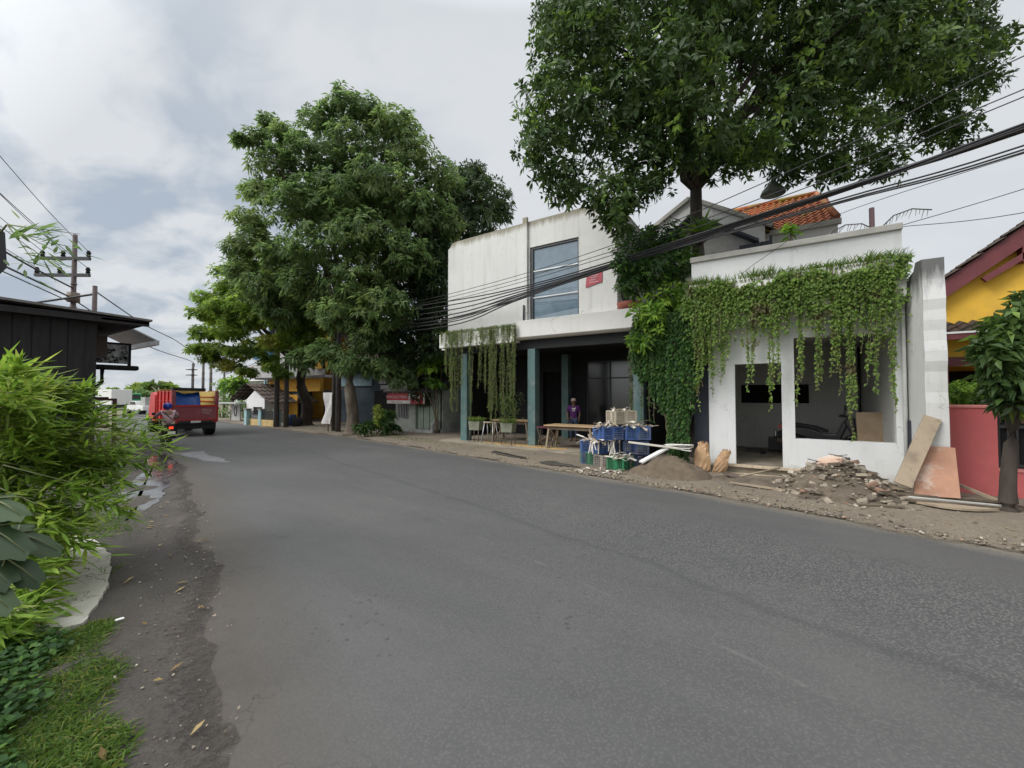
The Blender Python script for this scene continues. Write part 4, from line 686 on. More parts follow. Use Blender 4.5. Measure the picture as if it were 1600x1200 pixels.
k=9500; x=RNG.uniform(-1.74,1.98,k); z=4.0+.09*np.sin(x*4.1)+.07*np.sin(x*11)-np.abs(RNG.normal(0,.40,k)); kp=(np.sin(x*6+z*5)+np.sin(x*13-z*9)+np.sin(z*17+x*3))*.5+RNG.uniform(-.5,1.2,k)>-.05+.35*(4.1-z); x=x[kp]; z=z[kp]; k=len(x); P=np.stack([x,9.82-RNG.random(k)*.12,z],1); lv.put(P,rdir(k)*[1,1,.5]+[0,-.4,-.35],np.tile([[0,-1.,.5]],(k,1))+rdir(k)*.5,RNG.uniform(.045,.085,k),RNG.uniform(.035,.06,k),.4,.12,RNG.uniform(.15,.85,k))
lv.build('vine_leaves',l_vine,T); sm.build('vine_stems',m_twig,T)
lv=Leaves(); P=[];n=0
for cx,w,hh,cnt in [(a,b,c,int(d*1.5)) for a,b,c,d in ((-1.45,.12,.42,110),(-1.25,.2,.32,160),(-.9,.25,.2,110),(-.35,.2,.34,170),(-.05,.25,.2,120),(.35,.25,.3,170),(.75,.25,.38,220),(1.1,.25,.25,150),(1.55,.22,.42,260),(1.8,.2,.3,120),(.5,.9,.15,400),(-.8,.7,.14,260))]:
    Q=np.stack([RNG.normal(cx,w,cnt),RNG.uniform(9.84,10.08,cnt),np.full(cnt,4.02)],1); Q[:,0]=np.clip(Q[:,0],-1.66,2.0)
    d=rdir(cnt)*[.5,.5,0]+[0,-.1,1]; lv.blade(Q,d,rdir(cnt)+[0,-.5,0],hh*RNG.uniform(.5,1.35,cnt),.014,RNG.uniform(.1,.6),RNG.uniform(.1,1,cnt))
lv.build('grass_tufts',l_grass,T)
T=thing('creeper_column','dense dark green creeper hanging down to the ground beside the navy pier','creeper',(-2.1,10.35,3)); lv=Leaves(); sm=MB(); tops=[];lens=[]
cp=[(1005,.0),(1012,.05),(1022,.15),(1035,.3),(1045,.42),(1055,.55),(1065,.65),(1075,.78),(1085,.88),(1095,1)]
for i in range(150):
    t=random.random(); x=-3.05+1.5*t; y=10.35-.42*t+random.uniform(-.12,.1); zt=random.uniform(2.9,3.75)
    zb={0:2.15,1:1.9,2:1.6,3:1.15,4:.2}[min(4,int(t*6.5))]+random.random()*.35
    if t>.9: zb=1.2+random.random()
    tops.append((x,y,zt)); lens.append(max(.3,zt-zb))
strands(lv,sm,tops,lens,.085,.07,.02,.03,.006,(.1,.9),.45)
for x,y,zt,zb in ((-3.3,10.9,3.45,.55),(-3.25,10.9,3.4,.9),(-2.9,10.6,3.2,.8),(-2.7,10.5,3.0,1.0),(-2.55,10.4,2.6,1.0)): strands(lv,sm,[(x,y,zt)]*2,[zt-zb,(zt-zb)*.8],.07,.03,.04,.02,.007)
lv.build('creeper_leaves',l_ivy,T); sm.build('creeper_stems',m_twig,T)
T=thing('trailing_plant','thin rope-like green trailing plant hanging from the left porch ledge','creeper',(-8.6,11.1,3.85)); tops=[];lens=[]; lv=Leaves(); sm=MB()
for xc,w,zb,c in ((-9.85,.1,2.2,8),(-9.6,.09,1.1,9),(-9.42,.06,1.2,7),(-9.2,.05,1.9,5),(-8.8,.06,.75,6),(-8.35,.05,1.9,4),(-8.2,.05,1.5,4),(-7.95,.09,.45,11),(-7.8,.1,.8,8),(-7.48,.07,.7,8),(-7.25,.08,1.5,7),(-7.08,.06,1.5,5),(-6.97,.06,1.0,8)):
    for k in range(max(2,int(c*.55))): zt=3.9+random.uniform(-.08,.08); tops.append((random.gauss(xc,w*.55),10.98+random.uniform(-.05,.04),zt)); lens.append((zt-zb)*random.uniform(.75,1.04))
for i in range(70): tops.append((random.uniform(-10.2,-6.95),10.97+random.uniform(-.06,.05),3.95)); lens.append(random.uniform(.2,.75))
strands(lv,sm,tops,lens,.075,.011,.018,.07,.007,(.2,1),.6)
k=900; x=RNG.uniform(-10.2,-6.95,k); P=np.stack([x,RNG.uniform(10.95,11.4,k),np.full(k,3.88)],1); lv.blade(P,rdir(k)*[1,1,.4]+[0,-.2,.6],rdir(k)+[0,-.5,0],RNG.uniform(.1,.3,k),.011,.5)
k=500; P=np.stack([RNG.normal(-7.25,.22,k),RNG.uniform(10.9,11.05,k),RNG.uniform(.8,1.75,k)],1); lv.blade(P,rdir(k)*[1,1,.6],rdir(k),RNG.uniform(.1,.22,k),.01,.5)
lv.build('strands',l_rope,T); sm.build('stems',m_twig,T)
# bamboo clump at the near left: arching culms with sprays of narrow leaves
T=thing('bamboo_clump','bright yellow-green bamboo leaning over the shoulder in the left foreground','bamboo',(-6.0,.6,0)); mb=MB(); lv=Leaves()
def spray(tip,base,nl,L=(.12,.25),W=(.018,.032),rad_=.25):
    a=np.array(base,float); b=np.array(tip,float); t=RNG.uniform(.45,1.02,nl)[:,None]; P=a+(b-a)*t+RNG.normal(size=(nl,3))*.04; P[:,2]-=(.12*t[:,0]**2)
    ax=unit((b-a)[None,:]); d=ax*RNG.uniform(.3,1.0,(nl,1))+rdir(nl)*.85+np.array([.25,.17,0]); d[:,2]*=.6; d[:,2]+=.12; nn=rdir(nl)*.5+[0,0,1]
    lv.blade(P,d,nn,RNG.uniform(*L,nl),RNG.uniform(*W,nl),RNG.uniform(.0,.1),np.clip(RNG.normal(.55,.24,nl),0,1))
root=(-6.4,.35,0); BT=[]
for i in range(64):
    # culm tips: a rounded mass from the ground to 2 m, reaching out over the shoulder
    a=random.uniform(-.5,1.3); z=random.choice((.5,.8,1.0,1.15,1.3,1.45,1.6,1.75))+random.uniform(-.12,.12); reach=1.35*math.sqrt(max(.1,1-((z-1.0)/1.15)**2))*random.uniform(.45,1.0)
    BT.append((-5.75+reach*.55*math.cos(a)*.6+random.uniform(-.5,.4),.45+reach*.62*math.sin(a+.55)+random.uniform(-.15,.12),z))
for (px_,py_,pz_) in BT:
    m=(root[0]*.55+px_*.45+random.uniform(-.2,.2),root[1]*.6+py_*.4,pz_*.75+.35); mb.tube([(root[0]+random.uniform(-.3,.3),root[1]+random.uniform(-.3,.3),0),m,(px_,py_,pz_)],[.012,.008,.003],5,False)
    spray((px_,py_,pz_),m,95)
for tip,m in (((-5.5,1.72,1.2),(-6.2,.9,1.35)),((-5.75,1.62,1.42),(-6.3,.8,1.5)),((-4.95,1.2,.95),(-5.9,.7,1.1)),((-5.0,1.2,.75),(-5.7,.7,.95)),((-4.75,1.05,.85),(-5.6,.6,1.05)),((-5.2,1.45,1.05),(-6,.8,1.2)),((-5.3,1.45,1.3),(-6,.7,1.4)),((-4.6,.95,.55),(-5.4,.55,.8)),((-4.6,.55,1.95),(-5.3,.35,1.7)),((-4.7,.6,1.7),(-5.4,.4,1.6)),((-4.9,.75,1.6),(-5.6,.45,1.6)),((-4.5,.7,.45),(-5.1,.42,.6)),((-4.45,.66,.28),(-4.95,.4,.4)),((-4.25,.58,.2),(-4.7,.32,.3)),((-4.75,.72,.3),(-5.3,.4,.45)),((-5.0,.85,.35),(-5.6,.5,.5)),((-4.1,.5,.25),(-4.5,.25,.35))):
    mb.tube([(root[0],root[1],0),m,tip],[.012,.007,.003],5,False); spray(tip,m,100)
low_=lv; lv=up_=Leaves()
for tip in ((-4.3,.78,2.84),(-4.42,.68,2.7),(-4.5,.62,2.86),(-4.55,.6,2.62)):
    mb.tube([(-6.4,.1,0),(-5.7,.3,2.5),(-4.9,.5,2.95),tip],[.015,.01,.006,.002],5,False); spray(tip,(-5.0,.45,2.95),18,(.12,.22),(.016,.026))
lv=low_; mb.build('culms',l_stem,T); lv.build('leaves',l_bamboo,T); up_.build('upper_leaves_backlit',l_tall,T)  # upper sprig takes a darker leaf colour to look backlit
# big lobed dark leaves in front of the bamboo
T=thing('papaya_seedling','low plant with big dark grey-green lobed leaves below the bamboo','plant',(-3.5,.2,0)); lm=leafmat('lobed grey green leaf',(.025,.045,.022),(.048,.078,.036),(.08,.12,.055),(.12,.17,.07),.4,.2,5)
lv=Leaves(); ms=MB(); V=[];F=[];A=[]
def lobed(c,dirv,nrm,R):
    d=Vector(dirv).normalized(); n=Vector(nrm); s=d.cross(n).normalized(); n=s.cross(d); c=Vector(c); b=len(V); V.append(tuple(c)); N=56
    for i in range(N+1):
        th=-2.6+5.2*i/N; lobe=.34+.66*abs(math.cos(th*1.5))**1.6+.05*math.sin(th*17); r=R*lobe*(.75+.25*math.cos(th)); fold=-.18*r*abs(math.sin(th*2.1))
        V.append(tuple(c+d*r*math.cos(th)+s*r*math.sin(th)*.85+n*fold-Vector((0,0,.25*r*r/R))))
    for i in range(N): F.append((b,b+1+i,b+2+i))
    A.extend([random.uniform(.2,.8)]*(N+2))
    for th in (0,1.047,-1.047,2.094,-2.094): r=R*.9*(.75+.25*math.cos(th)); ms.tube([c,c+d*r*.5*math.cos(th)+s*r*.5*math.sin(th)*.85-Vector((0,0,.06*r)),c+d*r*math.cos(th)+s*r*math.sin(th)*.85-Vector((0,0,.22*r))],[.005,.0035,.0015],5)
for c,d,nn,R in (((-3.4,.33,1.12),(1,.5,-.25),(.35,-.1,1),.2),((-3.3,.31,1.0),(1,.6,-.45),(.4,-.2,1),.23),((-3.25,.28,.9),(1,.45,-.6),(.5,-.2,1),.22),((-3.15,.27,.78),(1,.55,-.5),(.5,-.1,1),.2),((-3.4,.42,.92),(.7,.9,-.5),(.3,-.3,1),.2),((-3.45,.22,1.16),(.8,.1,-.2),(.3,-.3,1),.2),((-3.2,.36,.85),(.9,.8,-.8),(.5,-.3,.8),.18)):
    lobed(c,d,nn,R); ms.tube([(-3.75,.1,0),(-3.7,.15,.6),c],[.014,.01,.006],6)
ms.build('stalk',l_stem,T); np_mesh('lobed_leaves',V,F,lm,T,A,smooth=True)
# ground cover at the lower left
n=46000; xx=RNG.uniform(-4.7,-2.1,n); yy=RNG.uniform(.0,.95,n); edge=.92-.42*(xx+3.9)*.45; keep=yy<edge+.06*np.sin(xx*9)-np.abs(RNG.normal(0,.10,n)); keep&=~((xx<-4.12)&(yy>.25)); P=np.stack([xx,yy,np.zeros(n)+.01],1)[keep]; k=len(P)
lv=Leaves(); lv.blade(P,rdir(k)*[1,1,.2]+[0,0,.75],rdir(k),RNG.uniform(.03,.12,k),RNG.uniform(.004,.009,k),.45,RNG.uniform(0,1,k)); tag(lv.build('grass',l_grass),'short ragged grass at the lower left edge of the shoulder','grass',kind='stuff')
n=5200; xx=RNG.uniform(-4.6,-2.5,n); yy=RNG.uniform(.05,.8,n); keep=(yy<.62-.3*(xx+3.6)+.05*np.sin(xx*11)-np.abs(RNG.normal(0,.1,n)))&~((xx<-4.2)&(yy>.3)); P=np.stack([xx,yy,RNG.uniform(.03,.11,n)],1)[keep]; k=len(P); lv=Leaves(); lv.put(P,rdir(k)*[1,1,.3],rdir(k)*.45+[0,0,1],RNG.uniform(.03,.06,k),RNG.uniform(.028,.05,k),.1,.08,RNG.uniform(0,.95,k),.5); tag(lv.build('ground_creeper',l_ivy),'round-leaved creeper spreading through the grass at lower left','ground cover',kind='stuff')
GT=['grass tuft just past the far end of the concrete slab','grass tuft under the bamboo tips beside the puddle','tiny grass tuft at the right edge of the concrete slab','weedy patch by the ditch near the black stall','grass growing between the bamboo and the puddle']
for (x,y,r_,c) in ((-6.9,1.55,.28,420),(-7.6,1.75,.25,300),(-5.2,1.15,.1,60),(-13.2,3.3,.5,300),(-8.9,2.0,.3,220)):
    P=np.stack([RNG.normal(x,r_,c),RNG.normal(y,r_*.5,c),np.full(c,.02)],1); lv=Leaves(); lv.blade(P,rdir(c)*[1,1,.2]+[0,0,.8],rdir(c),RNG.uniform(.05,.16,c),.007,.4); tag(lv.build('grass_tuft',l_grass),GT.pop(0),'grass',kind='stuff')
n=1500; P=np.stack([RNG.normal(-13.6,2.6,n),np.zeros(n),np.full(n,.02)],1); P[:,1]=np.array([roadR(x) for x in P[:,0]])+RNG.uniform(.7,1.6,n); lv=Leaves(); lv.blade(P,rdir(n)*[1,1,.2]+[0,0,.8],rdir(n),RNG.uniform(.04,.14,n),.008,.4); tag(lv.build('verge_grass',l_grass),'sparse weeds along the verge under the tall tree','grass',kind='stuff')
# smaller plants
tree('roadside_sapling','young mango tree on a grey trunk in front of the red wall',YOUNG,(2.71,8.68,0),(2.8,8.74,1.75),.088,l_mango,m_barkd,limbs=8,trunk_wob=.012,rl=.55,fl=.5,nper=620,nleaf=8,L=.2,W=.07,droop=.35,spread=(40,95),young=.04)
T=thing('garden_hedge','low bright hedge showing over the red wall','hedge',(3.3,11,0)); crown(HEDGE,nper=420,nleaf=8,L=.1,W=.045,young=.25,up=.5).build('hedge_leaves',l_bright,T); mb=MB(); [limb(mb,(x,y,0),(x,y,z),.03,.01) for (x,y,z,r) in HEDGE]; mb.build('hedge_stems',m_twig,T)
T=thing('broadleaf_sapling','bright broad-leaved sapling beside the kiosk roof','sapling',(-12.4,13,0)); crown(CEC,nper=70,nleaf=7,L=.32,W=.2,young=.3,up=.9,spread=(60,100),droop=.25).build('sapling_leaves',l_bright,T); mb=MB(); [limb(mb,(-12.3,13.1,0),(x,y,z),.035,.012,5,.06,6) for (x,y,z,r) in CEC]; mb.build('sapling_stem',m_twig,T)
T=thing('roadside_bushes','mixed green bush and banana-like leaves right of the red truck','bush',(-33,14.5,0)); crown(ROADSIDE,nper=40,nleaf=10,L=.3,W=.09,young=.1).build('bush_leaves',l_tall,T); mb=MB(); [limb(mb,(x,y,0),(x,y,z),.06,.02) for (x,y,z,r) in ROADSIDE]; mb.build('bush_stems',m_twig,T)
T['category']='bush'; T.name='roadside_bush'
T=thing('papaya_tree','thin papaya tree with drooping leaves beside the far bush','tree',(-31.4,13.2,0)); mb=MB(); limb(mb,(-31.4,13.2,0),(-31.3,13.2,2.3),.1,.07,5,.02); mb.build('trunk',m_bark,T); crown([(-31.3,13.2,2.4,.6)],120,9,.5,.16,young=.5,up=.3,droop=.45).build('crown',l_bright,T)
tree('rain_tree','large umbrella-shaped rain tree on the far skyline',FARA,(-108,32,0),(-108,32,1.6),.5,l_flame,m_bark,limbs=8,nper=6,nleaf=14,L=1.3,W=.6,droop=.1,flat=.5,up=.7,young=.02,wh=3)
tree('rounded_tree','smaller rounded tree in front of the far umbrella-shaped tree',FARB,(-102,30,0),(-102,30,1.2),.35,l_tall,m_bark,limbs=4,nper=8,nleaf=14,L=1.1,W=.5,droop=.1,flat=.8,young=.02,wh=3)
T=thing('croton','yellow-green striped croton at the foot of the tall tree','plant',(-13.9,11.2,0)); crown(CROTON,nper=500,nleaf=8,L=.13,W=.05,young=.9,up=.2).build('croton_leaves',l_bamboo,T); mb=MB(); mb.tube([(-13.9,11.2,0),(-13.9,11.2,.9)],.015,5); mb.build('croton_stem',m_twig,T)
T=thing('fern_patch','dark fern clump spreading between the tall tree and the kiosk','fern',(-13.6,11.2,0)); crown(FERN,nper=150,nleaf=12,L=.28,W=.05,young=.03,up=.6,droop=.4).build('fern_fronds',l_bush,T); mb=MB(); [mb.tube([(x,y,0),(x,y,z)],.015,5) for (x,y,z,r) in FERN]; mb.build('fern_stems',m_twig,T)
T=thing('parapet_papaya','tiny papaya seedling growing from the shop parapet','plant',(.3,10.3,4.8)); mb=MB(); mb.tube([(.3,10.32,4.75),(.3,10.33,5.05)],.025,8); mb.tube([(.3,10.33,5.05),(.3,10.33,5.32)],.008,6); mb.build('stalk',m_bark,T); lv=Leaves(); n=30; a=RNG.uniform(0,6.28,n); d=np.stack([np.cos(a),np.sin(a),RNG.uniform(-.5,.5,n)],1); lv.put(np.array([[.3,10.33,5.15]])+RNG.normal(size=(n,3))*[.03,.03,.08],d,np.tile([[0,0,1.]],(n,1)),RNG.uniform(.15,.32,n),.06,.5,.1,RNG.uniform(.6,1,n)); lv.build('papaya_leaves',l_bright,T)
T=thing('dry_frond','dead curled palm-like frond resting on the shop parapet','frond',(1.7,10.5,4.8)); mb=MB(); P1=[(1.66,10.4,4.84),(1.45,10.4,5.02),(1.2,10.42,5.06),(1.0,10.44,4.98),(.95,10.45,4.88)]; P2=[(1.7,10.4,4.84),(1.9,10.35,5.05),(2.15,10.3,5.1),(2.4,10.25,5.0)]
for Q in (P1,P2):
    mb.tube(Q,.012,5)
    for i in range(len(Q)-1):
        for k in range(5): p=Vector(Q[i]).lerp(Vector(Q[i+1]),k/5); mb.tube([p,p+Vector((random.uniform(-.08,.0),0,-random.uniform(.08,.2)))],[.006,.002],4)
mb.build('frond_ribs',mat('dry frond',(.10,.10,.09),.9),T); 
# ================================================================ crates, scraps, tables, piles
def crate_parts(root,m,L=.52,Wd=.36,H=.3):
    w=.012
    def side(a,b,name):
        a=Vector(a);b=Vector(b);mb=MB();d=b-a;n=int(d.length/.055)
        for k in range(6): z=.02+k*(H-.05)/5.; mb.plank(a+Vector((0,0,z)),b+Vector((0,0,z)),w,.022 if k else .04)
        for k in range(n+1): p=a+d*k/n; mb.box(p.x-.006,p.x+.006,p.y-.006,p.y+.006,.0,H-.02)
        mid=a+d*.5; mb.plank(mid+Vector((0,0,0)),mid+Vector((0,0,H-.02)),.014,.09,(d.normalized()))
        return mb.build(name,m,root,world=False)
    x,y=L/2-.01,Wd/2-.01
    for a,b in (((-x,-y,0),(x,-y,0)),((x,-y,0),(x,y,0)),((x,y,0),(-x,y,0)),((-x,y,0),(-x,-y,0))): side(a,b,'side_panel')
    mb=MB()
    for sx in (-1,1):
        for sy in (-1,1): mb.box(sx*x-.018,sx*x+.018,sy*y-.018,sy*y+.018,0,H-.015)
    mb.box(-x,x,-y,y,.0,.012); mb.build('base_and_corners' if False else 'base',m,root,world=False)
    mb=MB(); mb.box(-L/2,L/2,-Wd/2,-Wd/2+.03,H-.035,H); mb.box(-L/2,L/2,Wd/2-.03,Wd/2,H-.035,H); mb.box(-L/2,-L/2+.03,-Wd/2+.03,Wd/2-.03,H-.034,H-.001); mb.box(L/2-.03,L/2,-Wd/2+.03,Wd/2-.03,H-.034,H-.001); mb.build('rim',m,root,world=False)
c_blue=mat('blue crate plastic',(.05,.115,.31),.6,.3,6,.05,60,0,(.13,.13,.14),3); c_dblue=mat('dark blue crate plastic',(.035,.065,.16),.6,.3,6,.05,60,0,(.12,.11,.10),3); c_grey=mat('dusty grey crate plastic',(.26,.23,.20),.7,.25,6,.05,60,0,(.16,.12,.1),4); c_beige=mat('dusty beige crate plastic',(.40,.35,.27),.75,.2,6); c_green=mat('green crate plastic',(.02,.17,.07),.5,.25,6,.05,60,0,(.1,.12,.08),4); c_gg=mat('dull green crate plastic',(.05,.14,.08),.6,.3,6)
m_scrapw=mat('pale scrap strip',(.66,.62,.55),.8,.2,8); m_scrapb=mat('tan scrap strip',(.40,.32,.23),.85,.25,8); m_scrapg=mat('grey brown scrap',(.2,.17,.14),.85,.3,8)
CR=[('plastic_crate','bright green plastic crate at the front right of the crate stack, filled with scrap',-2.95,9.02,0,84,c_green),
('plastic_crate','dusty grey plastic crate standing on the ground left of the bright green one',-3.27,9.05,0,-25,c_grey),
('plastic_crate','dull green crate half hidden between the upright blue crate and the grey crate',-3.70,9.36,0,-25,c_gg),
('plastic_crate','dark blue crate at ground level hidden behind the grey crate',-3.34,9.52,0,-25,c_dblue),
('plastic_crate','blue crate in the second layer hung with white strips above the grey crate',-3.44,9.3,.31,50,c_blue),
('plastic_crate','blue crate on the left of the third layer, its corner turned to the road',-3.27,9.12,.64,58,c_blue),
('plastic_crate','dark blue crate at ground level behind the bright green crate',-2.83,9.6,0,30,c_dblue),
('plastic_crate','dark blue crate in the second layer right behind the bright green crate',-2.80,9.55,.31,28,c_dblue),
('plastic_crate','blue and brown stained crate on the right of the third layer',-2.76,9.52,.64,34,c_blue),
('plastic_crate','beige dusty crate on the very top of the crate stack',-3.05,9.4,1.0,52,c_beige)]
for nm,lab,x,y,z,rz,m in CR:
    T=thing(nm,lab,'crate',(x,y,z),rz,'stacked plastic crates of scrap'); crate_parts(T,m,.56 if m is not c_grey else .46,.38,.3)
T=thing('plastic_crate','bright blue crate standing upright on its end at the left of the stack','crate',(-4.05,9.36,.28),25,'stacked plastic crates of scrap'); T.rotation_euler=(0,rad(90),rad(30)); crate_parts(T,c_blue,.54,.38,.32)
def heap(name,label,c,lx,ly,h,rz,n,mats,long=(.12,.4),hang=0):
    M0=Matrix.Translation(c)@Matrix.Rotation(rad(rz),4,'Z'); mb=MB(); 
    for i in range(n):
        mb.mi=random.randrange(len(mats)); L=random.uniform(*long); w=random.uniform(.015,.07); a=random.uniform(0,6.28); el=random.uniform(-.25,.3)
        p=Vector((random.gauss(0,lx*.3),random.gauss(0,ly*.3),abs(random.gauss(0,h*.5)))); d=Vector((math.cos(a)*math.cos(el),math.sin(a)*math.cos(el),math.sin(el)))
        q=p+d*L; mid=(p+q)/2+Vector((0,0,random.uniform(0,.05))); mb.plank(M0@p,M0@mid,w,.006,(random.uniform(-.4,.4),random.uniform(-.4,.4),1)); mb.plank(M0@mid,M0@q,w,.006,(random.uniform(-.4,.4),random.uniform(-.4,.4),1))
    for i in range(hang):
        mb.mi=0; p=M0@Vector((random.uniform(-lx/2,lx/2),-ly*.5-random.uniform(.0,.06),.0)); q=p+Vector((random.uniform(-.08,.08),-.05,-random.uniform(.1,.34))); mb.plank(p+Vector((0,.12,.03)),p,.022,.005); mb.plank(p,q,.02,.005,(0,1,0))
    return tag(mb.build(name,mats),label,'scrap',None,'stuff')
SM=[m_scrapw,m_scrapb,m_scrapg]
heap('scrap_heap','white and tan scrap strips heaped over the third-layer blue crate on the left',(-3.27,9.1,.93),.5,.4,.08,58,46,SM); heap('scrap_heap','tan scrap piled on the third-layer crate on the right',(-2.76,9.5,.93),.5,.4,.07,34,44,SM)
heap('scrap_heap','scrap bits in the topmost beige crate',(-3.05,9.4,1.28),.4,.3,.06,52,26,SM,(.08,.2)); heap('scrap_heap','pale strips spilling over the front of the second-layer crate',(-3.4,9.1,.60),.6,.3,.05,20,60,SM,(.15,.45),16); heap('scrap_heap','scrap in the bright green crate',(-2.95,9.02,.27),.5,.35,.05,84,46,[m_scrapg,m_scrapb,m_scrapw],(.1,.35),2); heap('scrap_heap','loose scrap on the ground before the crates',(-3.1,8.4,.02),1.3,.4,.02,10,26,SM,(.05,.22))
T=tag(MB().plank((-2.75,8.95,.63),(-1.75,9.3,.52),.12,.03).build('white_board',mat('cream board',(.62,.58,.5),.8,.15)),'long cream board resting on the crates and the sand heap','board')
T=tag(MB().plank((-2.42,8.72,.25),(-1.98,9.28,.54),.13,.035).build('white_board',m_paper),'short white board propped diagonally on the sand heap','board')
b=MB(); 
for k in range(6): b.obox((-1.78+random.uniform(-.1,.1),9.45+random.uniform(-.08,.08),.5+k*.018),(.5,.3,.012),(random.uniform(-4,4),random.uniform(-6,6),random.uniform(-20,20)))
tag(b.build('paper_stack',m_paper),'crumpled white sheets lying on the end of the long cream board','paper')
# tables
def trestle_table(nm,lab,x0,x1,y0,y1,z,m):
    T=thing(nm,lab,'table',((x0+x1)/2,(y0+y1)/2,0)); MB().box(x0,x1,y0,y1,z-.03,z).build('table_top',m,T,bevel=.006); tr=MB(); tr.box(x0+.1,x1-.1,y0+.06,y0+.1,z-.13,z-.03); tr.box(x0+.1,x1-.1,y1-.1,y1-.06,z-.13,z-.03); tr.build('apron',m_darkwood,T)
    for x in (x0+.15,x1-.15):
        for y in (y0+.08,y1-.08): MB().plank((x+(-.1 if x<(x0+x1)/2 else .1),y,.05),(x,y,z-.03),.05,.05,(0,1,0)).build('leg',m_oldwood,T)
        br=MB(); br.plank((x,y0+.1,.12),(x,y1-.1,z-.15),.03,.04,(1,0,0)); br.plank((x+.04,y1-.1,.12),(x+.04,y0+.1,z-.15),.03,.04,(1,0,0)); br.build('brace',m_oldwood,T)
    return T
m_ttop=mat('worn table timber',(.45,.31,.17),.7,.2,3,.15,60,stretch=(1,6,1)); trestle_table('work_table','wooden work table in front of the person in purple',-5.95,-4.35,10.95,11.75,.76,m_ttop)
trestle_table('work_table','wooden work table behind the hanging plants left of the middle column',-8.5,-6.95,11.75,12.5,.80,m_ttop)
T=thing('folding_stool','maroon topped folding stool under the end of the work table by the column','stool',(-6.05,11.15,0)); MB().box(-6.25,-5.75,11.0,11.3,.66,.69).build('seat',mat('maroon seat',(.12,.03,.04),.7),T)
for x in (-6.2,-5.8):
    for s in (1,-1): MB().tube([(x,11.02 if s>0 else 11.28,.055),(x,11.28 if s>0 else 11.02,.66)],.014,6).build('leg',m_steel,T)
mb=MB(); mb.tube([(-6.2,11.06,.2),(-5.8,11.06,.5)],.012,6); mb.tube([(-6.2,11.24,.38),(-5.8,11.24,.38)],.012,6); mb.build('cross_brace',m_steel,T)
def planter(lab,x,y):
    T=thing('planter_stand',lab,'planter',(x,y,0)); mb=MB(); mb.prism([(-.2,.46),(-.24,.76),(.24,.76),(.2,.46)],-.14,.14); 
    mb.build('tub',mat('mossy grey tub',(.18,.19,.14),.9,.3) if 'mossy grey tub' not in bpy.data.materials else bpy.data.materials['mossy grey tub'],T,world=False)
    for sx in (-.19,.19):
        for sy in (-.12,.12): MB().tube([(sx,sy,.05),(sx*.95,sy,.5)],.013,6).build('leg',m_steel,T,world=False)
    lv=Leaves(); n=420; P=np.stack([RNG.uniform(-.22,.22,n),RNG.uniform(-.12,.12,n),np.full(n,.74)],1); lv.blade(P,rdir(n)*[.9,.9,.2]+[0,0,1],rdir(n),RNG.uniform(.1,.5,n),.012,.5); o=lv.build('grassy_plant',l_vine,T); o.matrix_parent_inverse=Matrix.Identity(4)
planter('mossy grey planter tub on thin legs under the thick hanging strands',-7.35,11.15); planter('mossy grey planter tub on thin legs beside the left column',-8.75,11.25)
tr=thing('sawhorse','pale metal sawhorse standing between the two planter tubs','sawhorse',(-8.1,11.2,0))
for x in (-8.3,-7.95):
    for y,s in ((11.0,.12),(11.4,-.12)): MB().tube([(x+(-.05 if x<-8.1 else .05),y,.055),(x,y+s,.72)],.018,6).build('leg',m_alu,tr)
MB().box(-8.4,-7.85,11.17,11.23,.72,.77).build('beam',m_oldwood,tr)
# heaps
def mound(cx,cy,rx,ry,h,n=60,rough=.06,seed=1,p=1.3):
    g=np.linspace(-1.35,1.35,n); X,Y=np.meshgrid(g,g); R=np.sqrt(X**2+Y**2); Z=h*np.maximum(0,1-R**p)**.9 if True else 0
    fx=X*rx; fy=Y*ry; N=sum(a*np.sin(fx*f*1.3+fy*f*k1+s)*np.cos(fy*f-fx*f*k2+s*2) for a,f,k1,k2,s in ((1,3,.4,.3,seed),(.6,7,.7,-.5,seed*2),(.35,15,-.3,.6,seed*3),(.2,31,.5,.2,seed*5)))
    Z=Z+rough*N*np.clip(1.25-R,0,1)*np.clip(Z/h*3+.25,0,1)-.02*(R>1.15)
    V=np.stack([cx+fx.ravel(),cy+fy.ravel(),Z.ravel()+.012],1); i,j=np.meshgrid(np.arange(n-1),np.arange(n-1),indexing='ij'); k=(i*n+j).ravel(); return V,np.stack([k,k+1,k+n+1,k+n],1)
ms=NT('damp sand'); a=ms.ramp(ms.noise(5,6,.7),(.3,(.08,.06,.041)),(.7,(.16,.122,.085))); ms.bump(ms.noise(60,6,.8),.6,.01); m_sand=ms.fin(a,.95)
V,F=mound(-1.9,8.92,.85,.6,.40,90,.06,2); tag(np_mesh('sand_pile',V,F,m_sand,smooth=True),'brown damp sand heap in front of the crates and the shop step','sand pile')
mr=NT('rubble soil'); a=mr.ramp(mr.noise(6,7,.75),(.3,(.085,.066,.047)),(.6,(.17,.136,.10)),(.75,(.25,.21,.16))); mr.bump(mr.noise(30,8,.8),.9,.03); m_rub=mr.fin(a,.95)
def rock(c,s,rot=None,flat=.6):
    bm=bmesh.new(); bmesh.ops.create_icosphere(bm,subdivisions=1,radius=1); 
    for v in bm.verts: v.co=v.co*random.uniform(.72,1.15); 
    for v in bm.verts: v.co=Vector((max(-.8,min(.8,v.co.x)),max(-.7,min(.7,v.co.y)),max(-.55,min(.55,v.co.z))))
    R=Euler((random.uniform(-.5,.5),random.uniform(-.5,.5),random.uniform(0,6.28))) if rot is None else Euler(rot)
    M=Matrix.Translation(c)@R.to_matrix().to_4x4()@Matrix.Diagonal((s,s*random.uniform(.6,.9),s*flat*random.uniform(.6,1),1))
    vs=[M@v.co for v in bm.verts]; fs=[[v.index for v in f.verts] for f in bm.faces]; bm.free(); return vs,fs
